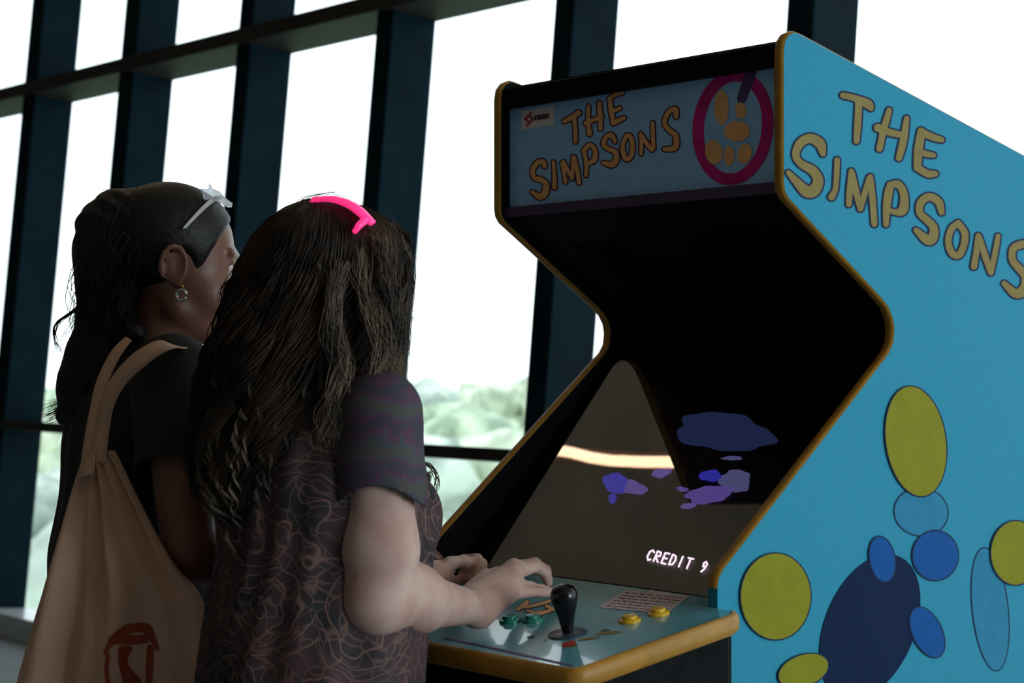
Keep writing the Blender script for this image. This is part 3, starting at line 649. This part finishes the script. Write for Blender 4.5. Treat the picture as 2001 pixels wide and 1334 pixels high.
# shirt
def torso_shirt(C,ax,prs,k=.05):
    pass
F=Field((-.60,2.22,.62),(.02,2.82,1.36),.005)
F.ell(qB(0,-.005,.74),(.178,.150,.16),axB,k=.05); F.ell(qB(0,.0,.90),(.172,.150,.16),axB,k=.06); F.ell(qB(0,.025,1.03),(.155,.150,.13),axB,k=.06); F.ell(qB(0,0,1.17),(.157,.120,.145),axB,k=.05)
F.cap(qB(-.115,0,1.268),qB(.115,0,1.268),.052,k=.04)
for s in (-1,1): F.ell(qB(s*.07,.105,1.13),(.062,.058,.062),axB,k=.05)
F.ell(qB(0,.02,1.36),(.062,.06,.06),axB,k=.01,op='s')
F.ell(qB(0,0,.58),(.24,.2,.075),axB,k=.01,op='s')
v=F.mesh(); del F
# soft cloth folds
def folds(V,amp,fn): 
    V=V.copy(); V+= fn(V)*amp; return V
c0=qB(0,0,0)
def radial(V):
    d=V-c0; d[:,2]=0; L=np.linalg.norm(d,axis=1)+1e-6; ang=np.arctan2(d[:,1],d[:,0]); z=V[:,2]
    w=np.sin(ang*9+z*14+1.5*np.sin(z*9))*np.clip((1.15-z)/.3,0,1)+.5*np.sin(ang*17-z*22)
    return d/L[:,None]*w[:,None]
link('top',folds(v[0],.0045,radial),v[1],M['paisley'],pB,True,baseB)
def sleeve(A,E,t,ra,rb,par,base,mt,h=.003,cav=.045,K=0):
    d=(E-A)/np.linalg.norm(E-A); hem=A+(E-A)*t; lo=np.minimum(A,hem)-ra-.05; hi=np.maximum(A,hem)+ra+.05; lo[2]-=.04
    F=Field(lo,hi,h); F.cap(A-d*.005,A+(E-A)*(t+.15),ra,rb,k=.001,cut=(hem,d,K)); F.cap(hem-d*cav,hem+d*.1,rb*.86,rb*.93,k=.004,op='s')
    v=F.mesh(); ang=(v[0]-A); w=np.sin((ang@d)*70+2*np.sin(ang[:,0]*30))*.0018; w*=np.clip((ang@d)/.08,0,1)
    pr=ang-np.outer(ang@d,d); pr/=np.linalg.norm(pr,axis=1)[:,None]+1e-6
    return link('sleeve',v[0]+pr*w[:,None],v[1],mt,par,True,base)
sleeve(SHR+np.array([0,0,-.005]),ELR,.36,.058,.064,pB,baseB,M['bands'],K=9,cav=.06); sleeve(SHL,ELL,.40,.058,.058,pB,baseB,M['bands'])
F=Field((-.62,2.2,.05),(.1,2.85,.98),.008)
F.ell(qB(0,-.01,.84),(.165,.14,.12),axB,k=.04)
for s in (-1,1): F.cap(qB(s*.085,0,.80),qB(s*.09,.02,.45),.098,.07,k=.03); F.cap(qB(s*.09,.02,.45),qB(s*.09,-.01,.10),.07,.055,k=.02)
v=F.mesh(); link('trousers',v[0],v[1],M['dark_cloth'],pB,True,baseB)
def shoes(q,par,base):
    for s in (-1,1):
        c=q(s*.095,.05,.04); F=Field(c-.2,c+.2,.005); F.cap(q(s*.09,-.03,.055),q(s*.10,.13,.042),.042,.034,k=.02); 
        v=F.mesh(); V=v[0].copy(); V[:,2]=np.maximum(V[:,2],.002); link('shoe',V,v[1],M['shoe'],par,True,base)
shoes(qB,pB,baseB)
# hair: an inner mass plus thousands of waved strands on its skin
YH=2.50
rings=[(392,590,668),(402,560,712),(425,525,752),(460,492,786),(510,468,797),(560,450,800),(620,432,790),(680,410,778),(740,396,768),(800,388,735),(860,380,700),(920,385,655),(975,400,615),(1010,440,570)]
RZ=[]; 
for v_,l,r_ in rings:
    a=P(l,v_,YH); c=P(r_,v_,YH); RZ.append((a[2],(a[0]+c[0])/2,(c[0]-a[0])/2))
RZ=np.array(RZ)[::-1]
def env(z):
    cx=np.interp(z,RZ[:,0],RZ[:,1]); hw=np.interp(z,RZ[:,0],RZ[:,2]); 
    low=np.clip((1.30-z)/.15,0,1); cy=YH+.01-low*.045; hd=np.minimum(hw*.98,.125-low*.045)
    return cx,cy,hw,hd
F=Field((-.50,2.28,1.10),(-.10,2.70,1.60),.0045)
for z in np.arange(1.14,1.552,.0175):
    cx,cy,hw,hd=env(z); 
    F.ell((cx,cy,z),(max(hw*.90,.012),max(hd*.90,.012),.026),k=.012)
fc=hB+fB*.125-AZ*.045
F.ell(fc,(.062,.075,.105),(rB,fB,AZ),k=.02,op='s')
v=F.mesh(); V=v[0]; d=V-np.array([hB[0],hB[1],0]); ang=np.arctan2(d[:,1],d[:,0]); dd=d.copy(); dd[:,2]=0; dd/=np.linalg.norm(dd,axis=1)[:,None]+1e-6
wv=.004*np.sin(ang*16+6*np.sin(V[:,2]*25))*np.clip((1.58-V[:,2])/.08,0,1); V=V+dd*wv[:,None]
hairB=link('hair',V,v[1],M['hairB'],pB,True,baseB)
def strands(name,paths,rad,mt,par,base,nseg=3,rt=.25):
    k=len(paths[0]); n=len(paths); A=np.array(paths); T=np.gradient(A,axis=1); T/=np.linalg.norm(T,axis=2,keepdims=True)+1e-9
    ref=np.array([.37,.81,.45]); U=np.cross(T,ref); U/=np.linalg.norm(U,axis=2,keepdims=True)+1e-9; Wv=np.cross(T,U)
    tt=np.linspace(0,1,k)
    R=(np.array(rad)*np.ones(n))[:,None] if hasattr(rad,'__len__') else np.full((n,1),rad)
    rr=R*(1-(1-rt)*np.clip((tt-.6)/.4,0,1))[None,:]
    V=[]
    for j in range(nseg):
        a=2*math.pi*j/nseg; V.append(A+(U*math.cos(a)+Wv*math.sin(a))*rr[:,:,None])
    V=np.stack(V,2).reshape(-1,3)
    idx=np.arange(n*k*nseg).reshape(n,k,nseg); F=[]
    for j in range(nseg):
        j2=(j+1)%nseg; F.append(np.stack([idx[:,:-1,j],idx[:,:-1,j2],idx[:,1:,j2],idx[:,1:,j]],-1).reshape(-1,4))
    return link(name,V,np.vstack(F),mt,par,True,base)
paths=[];rads=[]
face_ang=math.atan2(fB[1],fB[0])
for i in range(5200):
    ph=rng.uniform(-math.pi,math.pi); da=abs((ph-face_ang+math.pi)%(2*math.pi)-math.pi)
    z0=1.572-abs(rng.normal(0,.03)); 
    cam_side=math.cos(ph+math.pi/2)      # 1 towards the viewer
    zend=rng.uniform(1.13,1.26) if rng.random()<.75 else rng.uniform(1.22,1.42)
    if da<.75: zend=rng.uniform(1.48,1.53)
    k=30; t=np.linspace(0,1,k); z=z0+(zend-z0)*t**1.0
    cl=ph+.0
    cx,cy,hw,hd=env(z); sc_=rng.uniform(.90,1.01); 
    # clump curls
    cid=int((ph+math.pi)/(2*math.pi)*46); g=np.random.default_rng(cid*7+int(sc_*40)%3); fr=g.uniform(30,52); p0=g.uniform(0,6); am=g.uniform(.007,.016)
    am_t=am*np.clip((t-.15)/.5,0,1); own=rng.uniform(0,1.5)
    dph=np.sin(z*fr+p0+own)*am_t/.11+rng.normal(0,.02)
    rad_=1+np.cos(z*fr+p0+own)*am_t/.12
    x=cx+np.cos(cl+dph)*hw*sc_*rad_; y=cy+np.sin(cl+dph)*hd*sc_*rad_
    paths.append(np.stack([x,y,z],1)); rads.append(rng.uniform(.0006,.0013))
strands('hair_strands',paths,rads,M['strandB'],hairB,baseB)
# loose flyaway locks: at the right side and the two curls beside the bust
fl=[]
def lock(px,n,j,jy=.012,k=28):
    base_=np.array([P(*q) for q in px]); s_=np.array(spline(base_,8)); idx_=np.linspace(0,len(s_)-1,k).astype(int); s_=s_[idx_]
    for _ in range(n):
        o=rng.normal(0,j,3); o2=rng.normal(0,j*1.6,3); t=np.linspace(0,1,k)[:,None]; ph=rng.uniform(0,6)
        w=np.sin(t*rng.uniform(9,16)+ph)*j*1.1
        fl.append(s_+o*(1-t)+o2*t+np.hstack([w,w*.3,w*.5]))
lock([(755,440,2.49),(792,500,2.50),(800,560,2.52),(790,620,2.53),(806,606,2.53)],40,.0035)
lock([(740,470,2.42),(765,560,2.41),(778,640,2.41),(782,700,2.41),(765,770,2.40)],60,.005)
lock([(700,500,2.40),(715,600,2.385),(745,680,2.38),(730,740,2.375),(700,800,2.37)],60,.005)
lock([(660,520,2.385),(650,640,2.372),(668,720,2.368),(650,800,2.36),(640,860,2.36)],60,.006)
lock([(720,560,2.40),(750,640,2.385),(770,700,2.385),(778,740,2.39)],30,.004)
lock([(735,620,2.39),(745,700,2.38),(712,760,2.365),(715,800,2.355),(680,820,2.36),(650,840,2.36)],16,.003)
lock([(800,840,2.53),(805,890,2.54),(825,930,2.54),(838,925,2.54),(832,950,2.54),(818,935,2.54)],16,.0022)
lock([(800,850,2.53),(812,900,2.54),(840,910,2.54),(856,935,2.54),(850,960,2.54),(835,955,2.54)],10,.0018)
for i in range(34):
    v0=rng.uniform(560,900); side=rng.random()<.45
    z_=P(0,v0,2.5)[2]; cx,cy,hw,hd=env(z_); a_=rng.uniform(-2.6,-.3); x0=cx+math.cos(a_)*hw*1.0; y0=cy+math.sin(a_)*hd*1.0
    k=28; t=np.linspace(0,1,k); L_=rng.uniform(.08,.2); ph=rng.uniform(0,6); R_=rng.uniform(.006,.012); tw=rng.uniform(12,20)
    for _ in range(14):
        o=rng.normal(0,.0012,3); zz=z_-L_*t
        c_=np.array([env(q) for q in zz]); x=c_[:,0]+math.cos(a_)*c_[:,2]*1.0+R_*t**.5*np.cos(ph+tw*t); y=c_[:,1]+math.sin(a_)*c_[:,3]*1.02+R_*t**.5*np.sin(ph+tw*t)
        fl.append(np.stack([x+o[0],y+o[1],zz+o[2]],1))
lock([(560,420,2.47),(590,395,2.49),(640,387,2.50),(700,395,2.50)],8,.003)
strands('flyaway_locks',fl,.0006,M['strandB_lit'],hairB,baseB)
# glowing pink light-up headband clip
pk=thing('hair_clip','glowing pink light up plastic hair clip on the curly brown hair','hair clip',P(680,420,2.44))
pbs=np.array(pk.location)
b=MB(); sp=spline([P(612,393,2.47),P(650,391,2.45),P(690,405,2.43),P(728,438,2.42)],6); wd=[.004,.010,.012,.013,.012,.010]
v=[];n=len(sp)
upv=np.array([.1,-.5,.85]); 
for i,q in enumerate(sp):
    w=np.interp(i/(n-1),[0,.25,.5,.8,1],[.003,.008,.0085,.0085,.006]); t=sp[min(i+1,n-1)]-sp[max(i-1,0)]; t/=np.linalg.norm(t); sd=np.cross(t,upv); sd/=np.linalg.norm(sd); nn=np.cross(sd,t)
    if nn[2]<0: nn=-nn
    for a,h in ((-1,0),(-.8,.004),(0,.006),(.8,.004),(1,0),(0,-.002)): v.append(q+sd*w*a+nn*h)
m_=6; f=[(i*m_+j,i*m_+(j+1)%m_,(i+1)*m_+(j+1)%m_,(i+1)*m_+j) for i in range(n-1) for j in range(m_)]+[tuple(range(m_))[::-1],tuple((n-1)*m_+i for i in range(m_))]
b.add(v,f); b.build('bow',M['pink'],pk,True,pbs)
for pp,rr in (([P(716,428,2.42),P(702,440,2.41),P(692,454,2.405)],[.006,.005,.0035]),([P(618,392,2.465),P(606,394,2.47)],[.003,.0015]),([P(645,390,2.45),P(660,386,2.45)],[.004,.002])):
    b=MB(); b.tube(pp,rr,8); b.build('prong',M['pink'],pk,True,pbs)

# ================================================= player behind: dark ponytail, black T-shirt
fA=np.array([.95,.31,0]); fA/=np.linalg.norm(fA); rA=np.array([fA[1],-fA[0],0]); CA=np.array([-.585,2.88,0]); axA=(rA,fA,AZ)
def qA(a,b,z): return CA+rA*a+fA*b+AZ*z
baseA=np.array([CA[0],CA[1],0])
pA=thing('person','person with a dark ponytail and black T-shirt standing at the cabinet, further from the viewer','person',baseA)
hA=np.array([-.540,2.875,1.502])
SAR=qA(.155,.02,1.318); SAL=qA(-.155,0,1.318); EAR=P(372,1082,2.66); WAR=np.array([-.335,2.80,1.0]); EAL=qA(-.20,.12,1.07); WAL=np.array([-.27,3.06,1.02])
F=Field((-.80,2.55,0),(-.12,3.2,1.65),.0045)
F.ell(qA(-.01,-.02,.90),(.155,.12,.14),axA,k=.05); F.ell(qA(0,-.01,1.05),(.13,.105,.13),axA,k=.06); F.ell(qA(0,0,1.20),(.145,.105,.15),axA,k=.06)
F.cap(qA(-.125,0,1.305),qA(.125,.01,1.305),.045,k=.05); F.cap(qA(0,.0,1.30),hA-AZ*.06-fA*.01,.054,.050,k=.04)
F.cap(SAR,EAR,.050,.042,k=.03); F.cap(EAR,WAR,.042,.026,k=.02); F.cap(SAL,EAL,.048,.038,k=.03); F.cap(EAL,WAL,.038,.025,k=.02)
for s in (-1,1):
    F.cap(qA(s*.085,-.02,.86),qA(s*.09,.0,.47),.085,.055,k=.04); F.cap(qA(s*.09,.0,.47),qA(s*.09,-.03,.08),.052,.035,k=.02); F.cap(qA(s*.09,-.03,.04),qA(s*.10,.11,.03),.03,.025,k=.02)
pa,axh=head(F,hA,fA,rA,.10,1.04)
for wr,fd,sg in ((WAR,np.array([.55,.83,0]),1),(WAL,np.array([.9,.3,0]),-1)):
    fd=fd/np.linalg.norm(fd); sd=np.array([-fd[1],fd[0],0])*sg
    for i,(o,L) in enumerate(((.028,.068),(.009,.075),(-.010,.070),(-.028,.055))):
        K=wr+fd*.085+sd*o+AZ*.0; F.cap(wr+sd*o*.4,K,.014,.012,k=.012); m1=K+fd*L*.45+AZ*.004; m2=K+fd*L*.8-AZ*.012; m3=K+fd*L-AZ*.026
        fingers(F,[[(*K,.010),(*m1,.0088),(*m2,.0078),(*m3,.007)]])
    a=wr+sd*.018; fingers(F,[[(*a,.015),(*(a+fd*.035+sd*.028-AZ*.006),.012),(*(a+fd*.065+sd*.035-AZ*.014),.009)]])
v=F.mesh(); link('body',v[0],v[1],M['skinA'],pA,True,baseA); eyes(pa,axh,pA,baseA,1.04)
F=Field((-.82,2.62,.72),(-.36,3.16,1.42),.005)
F.ell(qA(-.01,-.03,.86),(.170,.140,.15),axA,k=.05); F.ell(qA(0,-.02,1.02),(.160,.135,.16),axA,k=.06); F.ell(qA(0,-.01,1.2),(.160,.125,.16),axA,k=.06); F.cap(qA(-.12,-.005,1.312),qA(.12,.01,1.312),.052,k=.04)
F.cap(qA(0,-.01,1.33),qA(0,-.005,1.378),.066,.060,k=.02); F.ell(qA(0,.0,1.42),(.055,.052,.05),axA,k=.006,op='s')
for s in (-1,1): F.ell(qA(s*.07,.10,1.17),(.058,.05,.058),axA,k=.05)
F.ell(qA(0,0,.70),(.24,.22,.06),axA,k=.01,op='s')
v=F.mesh(); c0=CA; link('t_shirt',folds(v[0],.004,radial),v[1],M['black_cloth'],pA,True,baseA)
sleeve(SAR+np.array([0,0,.0]),EAR,.50,.066,.072,pA,baseA,M['black_cloth']); sleeve(SAL,EAL,.45,.062,.066,pA,baseA,M['black_cloth'])
F=Field((-.85,2.6,.05),(-.3,3.2,1.0),.008)
F.ell(qA(-.01,-.03,.88),(.165,.135,.12),axA,k=.04)
for s in (-1,1): F.cap(qA(s*.085,-.02,.84),qA(s*.09,.0,.47),.098,.07,k=.03); F.cap(qA(s*.09,.0,.47),qA(s*.09,-.03,.10),.07,.055,k=.02)
v=F.mesh(); link('trousers',v[0],v[1],M['dark_cloth'],pA,True,baseA); shoes(qA,pA,baseA)
# sleek hair cap and ponytail
F=Field((-.84,2.68,1.05),(-.38,3.02,1.68),.0038)
F.ell(pa(0,-.012,.036),np.array((.0815,.102,.089))*1.04,axh,k=.01)
F.ell(pa(0,.095,-.035),(.12,.075,.115),axh,k=.012,op='s'); F.ell(pa(0,.045,-.10),(.12,.075,.10),axh,k=.012,op='s')
for s in (-1,1): F.ell(pa(s*.085,.0,-.02),(.03,.030,.040),axh,k=.008,op='s')
F.cap(pa(0,-.03,-.12),pa(0,-.05,-.17),.06,k=.01,op='s')
pt=[(262,408,2.86,.018),(235,418,2.86,.038),(215,450,2.86,.050),(212,505,2.86,.052),(215,560,2.86,.048),(210,610,2.86,.044),(205,655,2.85,.042),(185,700,2.84,.045),(165,745,2.83,.038),(150,790,2.83,.028),(130,815,2.83,.014)]
for a,b_ in zip(pt[:-1],pt[1:]): F.cap(P(*a[:3]),P(*b_[:3]),a[3],b_[3],k=.02)
F.cap(P(225,620,2.83),P(262,650,2.80),.03,.018,k=.02)
v=F.mesh(); V=v[0]; w=.0022*np.sin(V[:,0]*150+V[:,1]*120+8*np.sin(V[:,2]*20)); dm=V[:,0]<-.60; V=V.copy(); V[dm,0]+=w[dm]; V[dm,1]-=w[dm]
hairA=link('hair',V,v[1],M['hairA'],pA,True,baseA)
fl=[]
lock([(165,590,2.86),(140,610,2.86),(112,632,2.86),(107,660,2.86),(118,690,2.86)],14,.0012)
lock([(235,395,2.86),(215,440,2.84),(180,520,2.82),(175,600,2.82),(160,680,2.82)],60,.012)
lock([(250,400,2.84),(240,470,2.80),(225,560,2.80),(215,640,2.80),(190,720,2.80)],70,.014)
lock([(180,700,2.83),(150,750,2.83),(125,790,2.83),(92,806,2.83)],40,.007)
lock([(170,720,2.83),(140,780,2.83),(115,800,2.83),(75,815,2.83)],18,.004)
lock([(240,388,2.86),(225,380,2.86),(215,377,2.86),(208,374,2.86)],6,.002)
lock([(228,550,2.79),(238,590,2.785),(232,620,2.785),(218,640,2.785)],12,.002)
strands('hair_strands',fl,.0007,M['hairA'],hairA,baseA)
b=MB()
def hoop(b,c,r,t,ax1,ax2): 
    p=[c+(ax1*math.cos(a)+ax2*math.sin(a))*r for a in np.linspace(0,5.9,18)]; b.tube(p,t,6)
er=np.array([0,0,1.]); d1=fA*.8+rA*.6
ear=lambda u,v,d=0.: P(u,v,2.79-d)
for (u,v_,r_,t_,mm) in ((342,552,.0045,.0016,'gold'),(352,562,.0050,.0017,'gold'),(354,576,.0085,.0028,'silver'),(315,509,.0035,.0014,'gold'),(330,497,.003,.0012,'gold')):
    b=MB(); hoop(b,ear(u,v_),r_,t_,d1,er); e=b.build('earring',M[mm],pA,True,baseA); e['label']=('small %s hoop earring'%mm)
# pendant glinting at the throat
b=MB()
for i in range(26):
    c=P(385+rng.uniform(0,13),688+rng.uniform(0,30),2.84+rng.uniform(0,.01)); b.lathe([(.0002,-.003),(.002,0),(.0002,.003)],c,(rng.normal(),rng.normal(),1),5)
nk=b.build('necklace',M['silver'],pA,False,baseA); nk['label']='glittering pale bead necklace'
# clear headband with a star clip
hb=thing('headband','clear plastic headband with a star shaped clip on the sleek dark hair','headband',P(395,385,2.87)); hbb=np.array(hb.location)
arc=[]
for t in np.linspace(-1.45,1.45,26):
    y=.055*math.cos(t)-.012*(1-math.cos(t)); q_=math.sqrt(1-((y+.012)/.104)**2); arc.append(pa(.086*q_*math.sin(t)*1.0,y,.036+.0925*q_*math.cos(t)))
v=[]; n=len(arc)
for i,q in enumerate(arc):
    w=.0025+.0035*max(0,math.cos((i/(n-1)-.5)*3.1)); sd=axh[1]; nn=q-pa(0,0,.03); nn/=np.linalg.norm(nn)
    for a,h in ((-1,0),(-1,.0025),(1,.0025),(1,0)): v.append(q+sd*w*a+nn*(h+.004))
m_=4; f=[(i*m_+j,i*m_+(j+1)%m_,(i+1)*m_+(j+1)%m_,(i+1)*m_+j) for i in range(n-1) for j in range(m_)]+[(3,2,1,0),tuple((n-1)*4+i for i in range(4))]
link('band',v,f,M['clear'],hb,False,hbb)
b=MB(); c=P(404,377,2.84); sdir=P(455,402,2.84)-c; L=np.linalg.norm(sdir); sdir/=L; up2=np.cross(sdir,(0,1,0)); up2/=np.linalg.norm(up2)
if up2[2]<0: up2=-up2
star=[(0,.006),(-.003,.017),(.006,.010),(.018,.011),(.030,.006),(.044,.0035),(.046,-.003),(.040,-.006),(.028,-.005),(.012,-.006),(.002,-.012),(-.004,-.004),(-.012,.001)]
v=[c+sdir*x+up2*y+np.array([0,-.006,0])*s for s in (0,1) for x,y in star]; n=len(star)
b.add(v,[tuple(range(n)),tuple(range(n,2*n))[::-1]]+[(i,n+i,n+(i+1)%n,(i+1)%n) for i in range(n)])
bevel(b.build('star_clip',M['clear'],hb,False,hbb),.001)

# ================================================= canvas tote bag on the rear player's shoulder
bag=thing('tote_bag','cream canvas tote bag with red house print on the shoulder of the ponytailed person','bag',P(250,1400,2.60)); bb=np.array(bag.location)
Lft=[(172,880,2.66),(150,940,2.66),(118,1050,2.66),(88,1150,2.66),(62,1240,2.66),(38,1334,2.66),(10,1450,2.66),(0,1560,2.66)]
Rgt=[(222,880,2.665),(285,1000,2.64),(345,1100,2.60),(400,1160,2.59),(422,1240,2.60),(434,1334,2.62),(440,1450,2.64),(440,1560,2.64)]
LS=np.array(spline([P(*q) for q in Lft],6)); RS=np.array(spline([P(*q) for q in Rgt],6)); NR=len(LS); NC=40
bn=np.array([-.45,-.9,0]); bn/=np.linalg.norm(bn)
def bagpt(i,s,side=0,ex=0.):
    i0=int(min(i,NR-1.001)); t=i-i0; a=LS[i0]*(1-t)+LS[i0+1]*t; c=RS[i0]*(1-t)+RS[i0+1]*t; q=a*(1-s)+c*s; fr=i/(NR-1)
    fold=.012*math.sin(s*13+fr*2.0)*min(1,fr*3)+.006*math.sin(s*29-fr*3)
    thick=.030*math.sin(math.pi*min(max(s,0),1))**.6*(.35+.65*min(1,fr*1.4))
    return q+bn*(thick+fold+ex) if side==0 else q-bn*(thick*.8-fold*.6)
v=[];f=[]
for sd in (0,1):
    for i in range(NR):
        for j in range(NC+1): v.append(bagpt(i,j/NC,sd))
n1=NR*(NC+1)
for sd in (0,1):
    for i in range(NR-1):
        for j in range(NC):
            q=[sd*n1+i*(NC+1)+j,sd*n1+i*(NC+1)+j+1,sd*n1+(i+1)*(NC+1)+j+1,sd*n1+(i+1)*(NC+1)+j]
            f.append(q[::-1] if sd==0 else q)
q=lambda sd,i,j: sd*n1+i*(NC+1)+j
for i in range(NR-1): f.append([q(0,i,0),q(0,i+1,0),q(1,i+1,0),q(1,i,0)]); f.append([q(0,i,NC),q(1,i,NC),q(1,i+1,NC),q(0,i+1,NC)])
for j in range(NC): f.append([q(0,NR-1,j),q(0,NR-1,j+1),q(1,NR-1,j+1),q(1,NR-1,j)])
bod=link('bag_body',v,f,M['canvas'],bag,True,bb)
def strap(pts,w,name='strap'):
    s_=spline([P(*p) for p in pts],8); n=len(s_); v=[]
    for i,c in enumerate(s_):
        t=s_[min(i+1,n-1)]-s_[max(i-1,0)]; t/=np.linalg.norm(t); vd=np.array([-.25,-.9,.25]); sd=np.cross(t,vd); sd/=np.linalg.norm(sd); nn=np.cross(sd,t)
        ww=np.interp(i/(n-1),np.linspace(0,1,len(w)),w)
        for a,h in ((-1,0),(-1,.002),(1,.002),(1,0)): v.append(c+sd*ww*a+nn*h)
    f=[(i*4+j,i*4+(j+1)%4,(i+1)*4+(j+1)%4,(i+1)*4+j) for i in range(n-1) for j in range(4)]+[(3,2,1,0),tuple((n-1)*4+i for i in range(4))]
    return link(name,v,f,M['canvas'],bag,True,bb)
strap([(252,662,2.745),(228,690,2.735),(203,740,2.725),(188,800,2.71),(178,860,2.67),(170,930,2.63)],[.006,.009,.010,.010,.011,.012])
strap([(392,722,2.80),(372,692,2.73),(345,678,2.68),(315,677,2.645),(270,705,2.63),(232,745,2.64),(210,790,2.65),(200,840,2.655),(190,905,2.65)],[.006,.006,.008,.012,.014,.013,.012,.012,.014])
# red print on the bag
def bagfn(u,v,h=.0015):
    # find bag row/column whose picture position is (u,v)
    i=np.interp(v,RV,np.arange(NR)); 
    i0=int(min(i,NR-1.001)); t=i-i0; ul=LU[i0]*(1-t)+LU[i0+1]*t; ur=RU[i0]*(1-t)+RU[i0+1]*t; s=(u-ul)/(ur-ul); return bagpt(i,s,0,h)-bb
def proj(p):
    d=p-CAM; c,s=math.cos(PITCH),math.sin(PITCH); y=d[1]*c+d[2]*s; z=-d[1]*s+d[2]*c; return 1000.5+FPX*d[0]/y,667-FPX*z/y
LU=[proj(p)[0] for p in LS]; RU=[proj(p)[0] for p in RS]; RV=[(proj(a)[1]+proj(c)[1])/2 for a,c in zip(LS,RS)]
hs=[[(243,1268,4),(262,1240,7),(280,1222,9)],[(280,1222,9),(300,1224,9),(312,1245,6),(322,1266,4)],[(252,1270,4),(248,1300,5),(254,1330,4)],[(308,1262,6),(306,1300,6),(305,1328,5)],[(276,1262,8),(274,1290,5),(284,1326,10)],[(262,1240,8),(285,1245,9),(300,1245,8)]]
o=decal('house_print',[p for s in hs for p in stroke_polys(s,0,5,True)],bagfn,M['bagprint'],bod,(-.45,-.9,0)); o['label']='red house shaped print'
